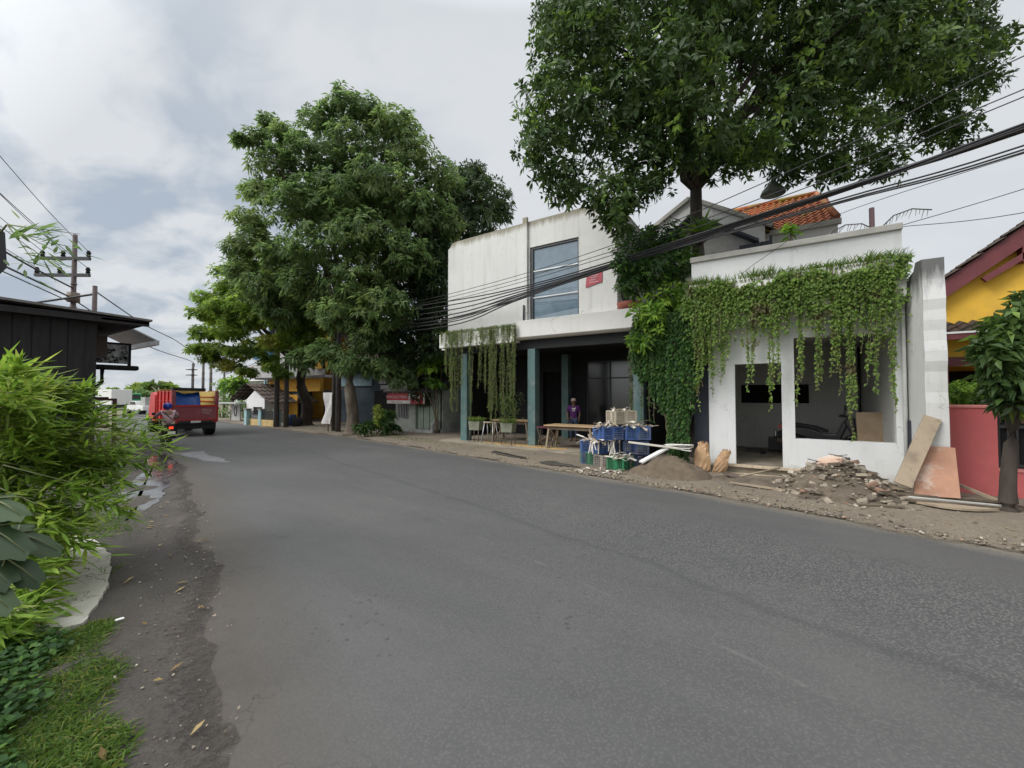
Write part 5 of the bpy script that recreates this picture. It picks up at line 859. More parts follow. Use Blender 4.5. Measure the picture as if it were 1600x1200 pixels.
m_chunk=[mat('grey mortar chunk',(.28,.235,.18),.95,.35,8,.5,30),mat('pale mortar chunk',(.40,.36,.29),.95,.2,8,.5,30),mat('dark clod',(.12,.095,.07),.95,.3,8,.6,30),mat('reddish brick chunk',(.26,.16,.11),.95,.25,8,.5,30)]
RX,RY,RRX,RRY,RH=.83,8.85,.88,.85,.60
V,F=mound(RX,RY,RRX,RRY,RH,80,.06,4,1.15); base=np_mesh('rubble_pile',V,F,m_rub,smooth=True); tag(base,'heap of broken masonry, earth and stones before the shop window','rubble',None,'stuff')
def hz(x,y): r=math.hypot((x-RX)/RRX,(y-RY)/RRY); return RH*max(0,1-r**1.15)**.9
mb=MB()
for i in range(950):
    t=random.random()**.6*1.35; a=random.uniform(0,6.28); x=RX+RRX*t*math.cos(a); y=RY+RRY*t*math.sin(a); mb.mi=random.choices((0,1,2,3),(6,1,6,.4))[0]; s=random.choice((.015,.02,.025,.03,.04,.055)); mb.add(*rock((x,y,hz(x,y)+.018),s))
for i in range(70):
    t=random.random()**.6*1.2; a=random.uniform(0,6.28); x=RX+RRX*t*math.cos(a); y=RY+RRY*t*math.sin(a); mb.mi=random.choices((0,1,2,3),(6,1,4,1))[0]; s=random.uniform(.5,1.0); mb.obox((x,y,hz(x,y)+.03),(.17*s,.09*s,.06*s),(random.uniform(-35,35),random.uniform(-35,35),random.uniform(0,180)))
for i in range(26):
    t=random.random()*1.25; a=random.uniform(3,6.4); x=RX+RRX*t*math.cos(a); y=RY+RRY*t*math.sin(a); mb.mi=2; mb.obox((x,y,hz(x,y)+.035),(random.uniform(.2,.5),.03,.012),(random.uniform(-15,15),random.uniform(-15,15),random.uniform(-40,40)))
mb.build('rubble_chips',m_chunk,base,world=False)
for i in range(34):
    t=random.random()**.5*1.0; a=random.uniform(3.0,6.5); x=RX+RRX*t*math.cos(a); y=RY+RRY*t*math.sin(a); s=random.uniform(.06,.12); b=MB(); b.add(*rock((x,y,hz(x,y)+.03),s)); o=b.build('masonry_chunk',m_chunk[random.choices((0,1,2,3),(6,1.5,4,.6))[0]]); tag(o,'fist-to-head sized broken masonry chunk lying on the rubble heap','rubble chunk','masonry chunks on the rubble heap')
b=MB(); b.add(*rock((.72,8.72,.55),.24,(.5,-.2,.3),.5)); tag(b.build('brick_slab',mat('pink brick slab',(.50,.34,.25),.9,.2,6,.3,30,0,(.55,.5,.43),3)),'largest pale pink brick slab on top of the rubble heap','brick slab')
mb=MB()
for i in range(1700):
    x=random.uniform(-4,3.6) if random.random()<.6 else random.uniform(-12,3.6); y=roadR(x)+random.uniform(-.1,1.0)**1*abs(random.gauss(.0,.9)); mb.mi=random.choices((0,1,2,3),(6,.7,6,.4))[0]; mb.add(*rock((x,y,.03),random.choice((.008,.012,.012,.018,.03)),None,.5))
tag(mb.build('gravel',m_chunk),'loose gravel and chips along the house-side verge','gravel',None,'stuff')
mb=MB()
for i in range(900):
    x=random.uniform(-9,-1.2); y=roadL(x)-abs(random.gauss(0,.45))+.1; mb.mi=random.choices((0,1,2),(5,1,8))[0]; mb.add(*rock((x,y,.022),random.choice((.004,.006,.008,.012)),None,.5))
tag(mb.build('gravel',m_chunk),'fine grit on the dark near-side shoulder','gravel',None,'stuff')
lf=Leaves(); n=110; x=RNG.uniform(-8,3,n); y=np.where(RNG.random(n)<.6,np.array([roadR(a) for a in x])+RNG.random(n)*1.2,np.array([roadL(a) for a in x])-RNG.random(n)*.7); lf.put(np.stack([x,y,np.full(n,.035)],1),rdir(n)*[1,1,.05],np.tile([[0,0,1.]],(n,1)),RNG.uniform(.05,.11,n),RNG.uniform(.02,.035,n),.05,.1,RNG.uniform(0,1,n)); tag(lf.build('fallen_leaves',leafmat('dry fallen leaf',(.12,.08,.03),(.25,.17,.07),(.4,.3,.14),(.5,.42,.2),.8,.1,5)),'dry leaves fallen along both road edges','leaves',None,'stuff')
# litter bits on the near shoulder
for x,y,s,lab in ((-4.0,.98,.03,'small pale scrap at the near corner of the concrete slab'),): tag(MB().obox((x,y,.04),(s*1.6,s*.7,.006),(5,4,random.uniform(0,90))).build('litter_scrap',m_paper),lab,'litter')
# planks and boards at the boundary wall
tag(MB().plank((1.60,8.6,.27),(2.06,9.07,1.3),.21,.035,(.1,-1,.55)).build('plank',m_oldwood),'broad weathered plank leaning upright against the boundary wall','plank')
b=MB(); b.add([(1.74,8.66,.12),(2.24,8.66,.14),(2.30,9.06,.84),(1.86,9.06,.86),(1.74,8.69,.11),(2.24,8.69,.13),(2.30,9.09,.83),(1.86,9.09,.85)],[(0,1,2,3),(7,6,5,4),(0,4,5,1),(1,5,6,2),(2,6,7,3),(3,7,4,0)]); tag(b.build('board',mat('reddish stained board',(.36,.19,.12),.75,.25,3,.15,40,0,(.5,.45,.4),2.5)),'square reddish board with white stains leaning beside the tall plank','board')
PL=[((1.35,8.55,.14),(2.7,8.95,.1),.16,.03,m_darkwood,'dark wet plank at the top of the plank pile'),((1.6,8.45,.08),(2.85,8.75,.06),.12,.03,m_darkwood,'lower dark plank lying along the pile'),((1.65,8.52,.11),(2.72,8.72,.08),.05,.02,m_cap,'thin white-edged batten lying across the plank pile'),((2.2,9.5,.32),(2.72,8.9,.1),.05,.04,m_oldwood,'narrow grey batten sloping down from behind the reddish board'),((2.35,9.3,.06),(3.3,8.55,.06),.14,.04,m_darkwood,'dark plank running behind the roadside sapling'),((1.45,8.75,.2),(2.2,8.85,.14),.14,.03,m_oldwood,'short grey plank end on the pile under the tall plank'),((-.75,8.55,.05),(.1,8.35,.05),.1,.025,m_oldwood,'grey plank lying flat on the dirt between sand and rubble'),((.9,7.9,.04),(1.5,8.0,.06),.05,.02,m_darkwood,'dark stick lying at the front foot of the rubble')]
for a,b_,w,t,m,lab in PL: tag(MB().plank(a,b_,w,t,(random.uniform(-.15,.15),random.uniform(-.15,.15),1)).build('plank',m),lab,'plank',None)
b=MB(); pts=[(1.62+.95*t,8.5-.26*math.sin(math.pi*t)) for t in np.linspace(0,1,14)]; b.prism(pts,.045,.075,'xy'); tag(b.build('curved_board',m_oldwood),'curved half-round board lying flat at the front of the plank pile','board')
# sacks, shovel
def sack(cx,cy,h,w,lab,tilt):
    bm=bmesh.new(); n=18; rings=[]
    for k,(t,r) in enumerate(((0,.9),(.08,1.0),(.3,1.02),(.55,.98),(.75,.85),(.86,.74),(.92,.66),(.97,.6),(1,.5))):
        ring=[]
        for i in range(n):
            a=2*math.pi*i/n; q=r*w*(1+.16*math.sin(a*3+k*1.3)+.09*math.sin(a*7+k*2.2)); q*=random.uniform(.92,1.08); ring.append((cx+q*math.cos(a)+tilt[0]*t,cy+q*.65*math.sin(a)+tilt[1]*t,.03+h*t+random.uniform(-.03,.03)*(t>.8)+random.uniform(-.01,.01)))
        rings.append(ring)
    mb=MB(); V=[p for r_ in rings for p in r_]; mb.add(V,[(k*n+i,k*n+(i+1)%n,(k+1)*n+(i+1)%n,(k+1)*n+i) for k in range(len(rings)-1) for i in range(n)]+[tuple(range(n))]); return tag(mb.build('paper_sack',mat('brown sack paper',(.42,.27,.15),.85,.3,5,.3,15) if 'brown sack paper' not in bpy.data.materials else bpy.data.materials['brown sack paper']),lab,'sack')
sack(-1.38,9.62,.62,.15,'tall torn brown paper sack standing by the navy pier',(.03,0)); sack(-1.08,9.66,.48,.12,'shorter torn brown paper sack tipped over beside the tall one',(.18,-.02))
T=thing('shovel','shovel with pale wooden handle lying across dirt before the doorway','shovel',(-.5,9.2,.1)); MB().tube([(-.62,9.0,.1),(.02,9.55,.24)],.018,8).build('handle',m_oldwood,T); b=MB(); b.add([(-.95,8.93,.16),(-.72,8.82,.1),(-.58,8.93,.09),(-.68,9.06,.11),(-.85,9.03,.14)],[(0,1,2,3,4)]); b.add([(-.95,8.93,.15),(-.72,8.82,.09),(-.58,8.93,.08),(-.68,9.06,.10),(-.85,9.03,.13)],[(4,3,2,1,0)]); b.build('blade',m_steel,T)
V,F=mound(-.55,8.95,.7,.4,.1,40,.03,7); tag(np_mesh('earth_mound',V,F,m_rub,smooth=True),'low dark earth mound under the shovel','earth mound')
# shop interior clutter
T=thing('tv_cabinet','low black cabinet against the back of the shop room seen through the door','cabinet',(0,13.2,.15)); MB().box(-.22,.35,13.0,13.4,.2,.52).build('case',m_blackm,T)
for x in (-.18,.3): MB().box(x,x+.03,13.02,13.05,.15,.2).build('foot',m_blackm,T)
for k,(x,h) in enumerate(((-.06,.24),(.06,.2))):
    b=MB(); b.lathe((x,13.15,.52),[(0,0),(.03,0),(.03,h*.6),(.012,h*.8),(.012,h),(0,h)],12); tag(b.build('bottle',glass('clear bottle',(.2,.24,.22),.1) if k==0 else bpy.data.materials['clear bottle']),('taller' if k==0 else 'shorter')+' clear bottle standing on the black cabinet','bottle')
tag(MB().plank((1.48,11.4,.78),(1.52,11.4,1.34),.5,.02,(0,1,0)).build('x',m_ply) if False else MB().obox((1.66,11.3,.72),(.5,.02,1.15),(-6,0,8)).build('plywood_sheet',m_ply),'brown plywood sheet leaning inside the shop window','plywood')
b=MB(); b.box(-.7,-.35,12.6,12.75,.15,.24); b.lathe((-.33,12.4,.19),[(0,-.04),(.05,-.04),(.06,0),(.05,.04),(0,.04)],10); tag(b.build('tool_bag',m_blackm),'small black tool bag on the shop floor left of the cabinet','bag')
MBp=MB().tube([(1.78,13.7,.2),(1.78,13.7,2.9)],.03,8); tag(MBp.build('dark_pipe',m_blackm),'black pipe standing in the back right corner of the shop room','pipe')
tag(MB().box(-.02,.0,0,.01,0,.01).build('x',m_hole),None,None) if False else None
# ================================================================ motorbikes
def motorbike(nm,lab,loc,rz,body,lit=False,sc=1):
    T=thing(nm,lab,'motorbike',loc,rz); T.scale=(sc,)*3; W_=lambda mb,n,m,p=T,**k: mb.build(n,m,p,world=False,**k)
    for x in (-.60,.62):
        b=MB(); b.lathe((x,0,.29),[(.24,-.045),(.28,-.03),(.29,0),(.28,.03),(.24,.045),(.21,.03),(.21,-.03),(.24,-.045)],22,'y'); wh=W_(b,'wheel',m_rubber); b=MB()
        for k in range(6): a=k*math.pi/3; b.tube([(x,0,.29),(x+.22*math.cos(a),0,.29+.22*math.sin(a))],.012,5)
        b.cyl((x,0,.29),.05,.1,12,'y'); b.build('hub',m_steel,wh,world=False)
    b=MB(); b.prism([(-.85,.78),(-.75,.62),(-.35,.5),(.0,.42),(.25,.45),(.42,.9),(.34,.98),(.18,.62),(-.05,.62),(-.3,.72)],-.11,.11); W_(b,'body_cover',body,bevel=.03)
    b=MB(); b.prism([(-.88,.80),(-.3,.72),(.02,.64),(.06,.69),(-.2,.79),(-.86,.88)],-.13,.13); W_(b,'seat',m_rubber,bevel=.025)
    b=MB(); b.prism([(.44,.62),(.55,.6),(.52,.98),(.40,1.02),(.33,.9)],-.14,.14); W_(b,'front_cowl',body,bevel=.03)
    b=MB(); b.tube([(.62,-.07,.29),(.45,-.07,.8)],.022,6); b.tube([(.62,.07,.29),(.45,.07,.8)],.022,6); W_(b,'fork',m_steel); b=MB(); b.tube([(.62+.33*math.cos(a),0,.29+.33*math.sin(a)) for a in np.linspace(.3,2.6,9)],.055,6); W_(b,'front_fender',body)
    b=MB(); b.tube([(.25,-.36,1.04),(.36,-.2,1.02),(.4,0,1.0),(.36,.2,1.02),(.25,.36,1.04)],.016,8); W_(b,'handlebar',m_blackm)
    for s in (-1,1): b=MB(); b.tube([(.32,s*.25,1.03),(.36,s*.3,1.2)],.007,5); b.lathe((.36,s*.32,1.22),[(0,-.02),(.055,-.02),(.06,0),(.05,.015),(0,.02)],12,'x'); W_(b,'mirror',m_blackm)
    b=MB(); b.tube([(-.05,-.13,.35),(-.4,-.15,.33),(-.95,-.16,.42)],[.025,.03,.055],10); W_(b,'exhaust',m_steel); b=MB(); b.prism([(-.98,.42),(-.95,.62),(-.8,.7),(-.78,.62)],-.07,.07); W_(b,'rear_fender',m_rubber)
    q=NT('tail lamp red' if lit else 'tail lens'); q.fin((.5,.02,.01),.3)
    if lit: q.b.inputs['Emission Color'].default_value=(1,.06,.02,1); q.b.inputs['Emission Strength'].default_value=1.2
    b=MB(); b.box(-.93,-.87,-.06,.06,.70,.78); W_(b,'tail_lamp',q.m); b=MB(); b.box(-1.0,-.985,-.11,.11,.50,.61); W_(b,'number_plate',m_trim); b=MB(); b.box(-.3,.1,-.12,.12,.25,.48); b.tube([(-.6,.08,.29),(0,.09,.33)],.03,6); W_(b,'engine',m_steel)
    return T
MB_=motorbike('motorbike','black motorbike ridden by the person in the blue helmet behind the red truck',(-16.75,5.12,0),172,mat('dark bike paint',(.02,.02,.022),.3),True,.86)
motorbike('motorbike','dark motorbike parked inside the shop behind the window opening',(.95,12.0,.15),-8,bpy.data.materials['dark bike paint'])
# ================================================================ people
m_skinb=mat('brown skin',(.20,.105,.065),.55,.1,8,.05); m_purple=mat('purple cotton',(.11,.022,.16),.85,.15,8,.25,14); m_jean=mat('blue denim',(.05,.07,.13),.85,.2,10,.2,20); m_pink=mat('dusty pink cotton',(.52,.33,.36),.85,.12,6,.3,12); m_khaki=mat('khaki cloth',(.42,.37,.25),.85,.15,8,.25,14); m_eye=mat('eye',(.03,.02,.02),.2,0,bump=0); m_hair=mat('black hair',(.012,.01,.009),.6,.2)
def hand(J,E,R,w,d,side,pre):
    """palm, four unequal curled fingers and a thumb, grown from the wrist joint w along d"""
    d=Vector(d).normalized(); s=Vector(side).normalized(); n=d.cross(s); p=Vector(J[w])+d*.07; J[pre+'palm']=tuple(p); R[pre+'palm']=(.034,.016); E.append((w,pre+'palm'))
    for i,(o,l) in enumerate(((-.026,.062),(-.009,.074),(.009,.070),(.026,.055))):
        a=p+s*o+d*.03; b=a+d*l*.5+n*.008; c=b+d*l*.42+n*.03
        for k,q,r in (('a',a,.0095),('b',b,.0085),('c',c,.007)): J[f'{pre}f{i}{k}']=tuple(q); R[f'{pre}f{i}{k}']=r
        E+=[(pre+'palm',f'{pre}f{i}a'),(f'{pre}f{i}a',f'{pre}f{i}b'),(f'{pre}f{i}b',f'{pre}f{i}c')]
    a=p-s*.035-d*.03; b=a-s*.03+d*.035+n*.012; J[pre+'ta']=tuple(a); J[pre+'tb']=tuple(b); R[pre+'ta']=.011; R[pre+'tb']=.008; E+=[(pre+'palm',pre+'ta'),(pre+'ta',pre+'tb')]
def person(T,P,shirt,pants,f,skin_m,shoe):
    """P: joint positions in local space; f: facing vector. Body is one skin-grown surface, clothes are children"""
    J=dict(P); E=[('pelvis','spine'),('spine','chest'),('chest','neck'),('neck','jaw'),('jaw','skull'),('skull','crown')]; R=dict(pelvis=(.13,.10),spine=(.125,.09),chest=(.15,.10),neck=.052,jaw=.068,skull=.088,crown=.06)
    for s in 'lr':
        E+=[('chest',s+'sho'),(s+'sho',s+'elb'),(s+'elb',s+'wri'),('pelvis',s+'hip'),(s+'hip',s+'kne'),(s+'kne',s+'ank'),(s+'ank',s+'toe')]; R.update({s+'sho':.058,s+'elb':.042,s+'wri':.028,s+'hip':.088,s+'kne':.058,s+'ank':.038,s+'toe':.034})
        d=Vector(P[s+'wri'])-Vector(P[s+'elb']); hand(J,E,R,s+'wri',d,Vector(f) if s=='l' else -Vector(f),s)
    skin('body',J,E,R,skin_m,T,2,False,'pelvis')
    k=('pelvis','spine','chest','lsho','rsho'); J2={a:P[a] for a in k}; R2=dict(pelvis=(.16,.135),spine=(.15,.115),chest=(.172,.125),lsho=.075,rsho=.075); E2=[('pelvis','spine'),('spine','chest'),('chest','lsho'),('chest','rsho')]
    J2['pelvis']=tuple(Vector(P['pelvis'])+(Vector(P['spine'])-Vector(P['pelvis']))*-.25)
    for s in 'lr': J2[s+'slv']=tuple(Vector(P[s+'sho']).lerp(Vector(P[s+'elb']),.85)); R2[s+'slv']=.066; E2.append((s+'sho',s+'slv'))
    J2['col']=tuple(Vector(P['chest']).lerp(Vector(P['neck']),.72)); R2['col']=.075; E2.append(('chest','col'))
    skin('shirt',J2,E2,R2,shirt,T,2,False,'pelvis')
    J3={'pelvis':P['pelvis']};R3={'pelvis':(.145,.12)};E3=[]
    for s in 'lr':
        for a,r in (('hip',.105),('kne',.078)): J3[s+a]=P[s+a]; R3[s+a]=r
        J3[s+'cuf']=tuple(Vector(P[s+'kne']).lerp(Vector(P[s+'ank']),.88)); R3[s+'cuf']=.06; E3+=[('pelvis',s+'hip'),(s+'hip',s+'kne'),(s+'kne',s+'cuf')]
    skin('trousers',J3,E3,R3,pants,T,2,False,'pelvis')
    for s in 'lr': a=Vector(P[s+'ank']);t=Vector(P[s+'toe']); skin('shoe',{'h':tuple(a+Vector((0,0,-.035))),'m':tuple(a.lerp(t,.55)+Vector((0,0,-.01))),'t':tuple(t)},[('h','m'),('m','t')],{'h':.048,'m':.048,'t':.04},shoe,T,1,False,'h')
    c=Vector(P['skull']);F=Vector(f).normalized();S=F.cross(Vector((0,0,1))); b=MB(); q=c+F*.085+Vector((0,0,-.035)); b.tube([q+Vector((0,0,.045)),q+F*.022,q+F*.005-Vector((0,0,.012))],[.008,.016,.008],6); b.build('nose',skin_m,T,world=False)
    for s in (-1,1):
        b=MB(); e=c+F*.082+S*.032*s; b.lathe(e,[(0,-.012),(.012,-.006),(.014,0),(.012,.006),(0,.012)],8); b.build('eye',m_eye,T,world=False); b=MB(); e=c+S*.09*s-Vector((0,0,.02)); b.lathe(e,[(0,-.03),(.014,-.02),(.018,0),(.014,.02),(0,.03)],8); b.build('ear',skin_m,T,world=False)
    b=MB(); m=c+F*.082-Vector((0,0,.075)); b.tube([m-S*.025,m+F*.006,m+S*.025],[.003,.007,.003],6); b.build('mouth',mat('lips',(.16,.06,.05),.5,0,bump=0) if 'lips' not in bpy.data.materials else bpy.data.materials['lips'],T,world=False)
T=thing('person','person in a purple t-shirt and pale cap standing behind the work table','person',(-6.0,13.25,.055),24); T.scale=(.86,)*3
P=dict(pelvis=(0,0,.92),spine=(0,-.01,1.12),chest=(0,-.03,1.33),neck=(0,-.05,1.47),jaw=(0,-.085,1.535),skull=(0,-.075,1.615),crown=(0,-.065,1.68))
for s,k in (('l',1),('r',-1)): P.update({s+'sho':(k*.185,-.02,1.40),s+'elb':(k*.25,.0,1.13),s+'wri':(k*.22,-.12,.91),s+'hip':(k*.09,0,.86),s+'kne':(k*.10,-.02,.48),s+'ank':(k*.10,.01,.08),s+'toe':(k*.115,-.14,.04)})
person(T,P,m_purple,m_jean,(0,-1,0),m_skinb,m_rubber)
b=MB(); b.lathe((0,-.07,1.635),[(.102,-.01),(.104,.03),(.095,.07),(.06,.10),(0,.115)],16); cp=b.build('cap',mat('pale pink cap',(.55,.42,.38),.8),T,world=False); b=MB(); b.prism([(-.07,-.15),(.07,-.15),(.06,-.25),(0,-.27),(-.06,-.25)],1.635,1.645,'xy'); b.build('visor',bpy.data.materials['pale pink cap'],cp,world=False)
b=MB(); b.prism([(-.08,1.36),(.0,1.33),(.075,1.38),(.09,1.32),(.02,1.27),(-.05,1.3)],-.170,-.163); b.prism([(-.06,1.22),(.06,1.22),(.06,1.25),(-.06,1.25)],-.168,-.160); b.build('shirt_print',m_paper,T,world=False)
T=thing('person','person in a blue helmet and pink shirt riding the black motorbike','person',(-16.75,5.12,0),172); T.scale=(.86,)*3
P=dict(pelvis=(-.32,0,.86),spine=(-.33,0,1.04),chest=(-.27,0,1.24),neck=(-.21,0,1.37),jaw=(-.16,0,1.43),skull=(-.17,0,1.51),crown=(-.17,0,1.57))
for s,k in (('l',1),('r',-1)): P.update({s+'sho':(-.25,k*.19,1.30),s+'elb':(-.05,k*.36,1.10),s+'wri':(.2,k*.31,1.08),s+'hip':(-.27,k*.1,.84),s+'kne':(.12,k*.17,.72),s+'ank':(.0,k*.17,.34),s+'toe':(.15,k*.18,.31)})
person(T,P,m_pink,m_khaki,(1,0,0),m_skinb,m_rubber)
b=MB(); b.lathe((-.165,0,1.5),[(.115,-.09),(.135,-.03),(.14,.03),(.12,.09),(.07,.13),(0,.145)],18); b.build('helmet',mat('blue helmet shell',(.03,.04,.28),.2,.05,bump=0),T,world=False)
b=MB(); b.plank((-.42,-.1,1.02),(-.36,.17,1.34),.035,.012,(1,0,0)); b.build('strap',m_blackm,T,world=False)
# ================================================================ red truck
K=.82; T=thing('red_truck','red open-bed truck seen from behind with a faded pink tailgate and blue tarpaulin','truck',(-19.75,6.98,0),173); T.scale=(K,)*3; X=lambda mb,n,m,p=T,**k: mb.build(n,m,p,world=False,**k)
m_tred=mat('bright red truck paint',(.50,.015,.012),.35,.12,2,.05); m_tpink=mat('faded dusty red tailgate',(.27,.06,.075),.6,.15,3,.1,40,0,(.30,.11,.11),2); m_ty=mat('yellow bed boards',(.48,.36,.1),.8,.2,4,stretch=(6,1,1))
hw=.86; X(MB().box(-.03,.05,-hw,hw,.78,1.52),'tailgate',m_tpink,bevel=.015); TG=T.children[-1] if False else None
tg=[o for o in T.children if o.name.startswith('tailgate')][0]; b=MB(); b.box(-.05,-.03,-hw,hw,1.46,1.54); b.box(-.05,-.03,-hw,hw,.78,.83); b.build('tailgate_rail',m_tred,tg,world=False)
b=MB()
for i,(z,w) in enumerate(((1.32,.42),(1.24,.40),(1.15,.36))): b.prism([(-.25-w*1.0+.02*i,z-.07+.0),(-.25,z+.0),(-.25,z+.045),(-.25-w+.02*i,z-.025)],-.044,-.034,'yz') if True else None
b.build('faded_sticker',mat('faded sticker',(.45,.27,.25),.7,.2,8),tg,world=False)
for s in (1,-1):
    b=MB(); b.box(0.05,3.3,s*hw-.03,s*hw+.03,.78,2.22); X(b,'side_wall',m_tred if s>0 else m_ty); sw=[o for o in T.children if o.name.startswith('side_wall')][-1]; b=MB()
    for x in (.05,.85,1.65,2.45,3.25): b.box(x-.02,x+.06,s*(hw+.05)-.035,s*(hw+.05)+.035,.72,2.26)
    for z in (1.25,1.75,2.2): b.box(.0,3.3,s*(hw+.035)-.02,s*(hw+.035)+.02,z-.02,z+.02)
    if s<0:
        for z in (1.72,1.95): b.box(.1,3.25,s*(hw-.05)-.012,s*(hw-.05)+.012,z-.035,z+.0)
    b.build('side_rib',m_tred,sw,world=False); X(MB().box(-.05,.06,s*(hw+.0)-.07,s*(hw+.0)+.07,1.5,2.24),'corner_post',m_tpink)
X(MB().box(3.22,3.3,-hw,hw,.78,2.35),'front_board',m_ty); X(MB().box(-.02,3.3,-hw,hw,.70,.78),'bed_floor',m_steel)
n=16; V=[];F=[]
for i in range(n):
    for j in range(n): u=i/(n-1); w=j/(n-1); V.append((.25+2.2*u,-.25+1.07*w,1.45+.72*min(1,u*9)-.25*u+.05*math.sin(w*9+u*4)+.03*math.sin(u*17+w*13)))
for i in range(n-1):
    for j in range(n-1): F.append((i*n+j,i*n+j+1,(i+1)*n+j+1,(i+1)*n+j))
b=MB(); b.add(V,F,True); X(b,'tarpaulin',mat('blue tarpaulin',(.015,.08,.34),.4,.25,6,.5,10)); X(MB().plank((.5,-.45,2.3),(.5,.86,2.33),.5,.14),'tarp_roll',m_rubber)
X(MB().box(.1,5.9,-.42,.42,.5,.70),'chassis',m_blackm); X(MB().box(.02,.06,-.85,.85,.36,.72),'mud_flap',m_rubber); X(MB().box(-.05,.0,-.85,.85,.66,.76),'rear_bumper',m_blackm); X(MB().box(-.07,-.055,-.2,.2,.67,.77),'number_plate',m_trim)
for x in (.95,5.0):
    for y in (-.78,.78): b=MB(); b.lathe((x,y,.4),[(.2,-.2),(.38,-.2),(.4,-.16),(.4,.16),(.38,.2),(.2,.2)],20,'y'); b.cyl((x,y,.4),.2,.3,14,'y'); X(b,'wheel',m_rubber)
b=MB(); b.prism([(4.05,.6),(4.05,2.05),(4.3,2.2),(5.3,2.15),(5.65,1.45),(5.75,.6)],-.9,.9); X(b,'cab',m_tred,bevel=.05); X(MB().box(4.03,4.05,-.6,.6,1.5,2.0),'rear_window',m_glassd)
for s in (-1,1): X(MB().box(-.07,-.05,s*.8-.1,s*.8+.1,.67,.75),'tail_light',mat('truck lens',(.3,.02,.02),.3) if s<0 else bpy.data.materials['truck lens'])
# ================================================================ poles and cables
m_conc=mat('dark concrete pole',(.10,.09,.085),.9,.25,3,.2); m_conl=mat('brown concrete pole',(.085,.06,.06),.85,.2)
def pole(nm,lab,x,y,h,r,m=m_conc): 
    T=thing(nm,lab,'pole',(x,y,0)); MB().tube([(x,y,-.1),(x,y,h)],[r,r*.75],12).build('shaft',m,T); b=MB(); b.cyl((x,y,h*.62),r*1.05,.12,12); b.cyl((x,y,h*.74),r*1.02,.06,12); b.build('clamp',m_steel,T); return T
pole('street_pole','dark concrete pole at the yellow shophouse, nearer the cyan fence',-21.75,11.2,7.5,.13); pole('street_pole','second dark pole standing close behind the one at the cyan fence',-21.3,11.45,7.2,.12)
pole('street_pole','dark pole behind the white cloth banner',-17.2,11.45,7.5,.11); pole('street_pole','dark pole just right of the white cloth banner',-16.6,11.25,7.4,.12)
T=pole('utility_pole','tall utility pole with two crossarms rising behind the black stall',-31.6,5.55,10.3,.13,m_conl); AR=[]
for z,a,b_ in ((9.0,(-33.0,4.55),(-30.9,6.0)),(8.1,(-33.25,4.4),(-30.9,6.0))):
    arm=MB().plank((*a,z),(*b_,z-.12 if False else z),.14,.16).build('crossarm',m_blackm,T)
    for t in (.03,.45,.97):
        x=a[0]+(b_[0]-a[0])*t; y=a[1]+(b_[1]-a[1])*t; q=MB(); q.lathe((x,y,z+.08),[(.04,0),(.11,.05),(.07,.14),(.11,.2),(.06,.34),(0,.36)],10); q.build('insulator',m_black,arm,world=False); AR.append((x,y,z+.42))
MB().cyl((-31.6,5.55,6.9),.26,.5,12).build('cable_collar',m_steel,T)
pole('short_pole','shorter brown pole beside the tall crossarm pole',-27.9,5.62,7.0,.12,m_conl)
for i,(x,y,h,lab) in enumerate(((-72,25.0,6.4,'far pole with crossarm left of the distant group'),(-69,25.2,6.6,'far dark pole in the middle of the distant group'),(-66.5,25.2,6.4,'far pole at the right of the distant group'),(-50.5,20.4,4.4,'slim far pole right of the truck behind the bush'),(-46,20.2,4.0,'short far pole near the green white building'))):
    T=pole('street_pole',lab,x,y,h,.2 if i<3 else .12)
    if i==0: MB().box(x-1.2,x+.2,y-.5,y+.5,5.4,5.5).build('crossarm',m_blackm,T); MB().box(x-1.2,x+.2,y-.5,y+.5,4.6,4.7).build('crossarm',m_blackm,T)
def cable(pts,r,lab,grp=None,n=6,cat='cable'):
    P=[Vector(p) for p in pts]; Q=[]
    for i in range(len(P)-1):
        p0=P[max(0,i-1)];p1=P[i];p2=P[i+1];p3=P[min(len(P)-1,i+2)]
        for k in range(6): t=k/6; Q.append(.5*((2*p1)+(p2-p0)*t+(2*p0-5*p1+4*p2-p3)*t*t+(3*p1-p0-3*p2+p3)*t**3))
    Q.append(P[-1]); b=MB(); b.tube(Q,r,n); return tag(b.build('overhead_cable',m_cable),lab,cat,grp)
GB='bundled cables along the street'
for i in range(7):
    o=[random.uniform(-.06,.06) for _ in range(8)]; zl=(5.05,4.9,4.72,4.55,4.4,4.28,4.15)[i]
    cable([(13,7.4,7.0+o[0]),(8,8.2,6.25+o[1]),(3.1,9.02+o[2],5.56+o[3]),(.9,9.39+o[4],5.36+o[5]),(-3.6,10.05+o[6],4.97+o[7]+.012*(3-i)),(-6.8,10.6,4.75+(zl-4.6)*.45),(-10,11.1,zl),(-16.8,11.3,zl+.15)],.019,'black cable in the thick bundle crossing before the white buildings',GB)
for i,dz in enumerate((0,.04,.1)):
    cable([(13,7.45,6.55+dz),(8,8.25,5.9+dz),(3.1,9.05,5.22+dz),(.9,9.42,5.14+dz*.7),(-3.6,10.08,4.9+dz*.3),(-10,11.15,4.35+dz*2),(-16.8,11.35,4.4+dz*2)],.014,'thinner black cable in the lower group just under the thick bundle','lower thin cables under the bundle')
for i,(a,b_,c) in enumerate(((6.62,6.1,5.45),(6.13,5.75,5.3),(6.02,5.62,5.2))):
    cable([(13,7.4,a+1.3),(8,8.2,a+.65),(3.1,9.0,a),(.9,9.37,b_),(-3.6,10.05,c),(-10,11.1,5.3-.12*i),(-16.8,11.25,5.2-.1*i)],.009,'thin cable running high through the edge of the mango crown','upper thin cables through the mango crown')
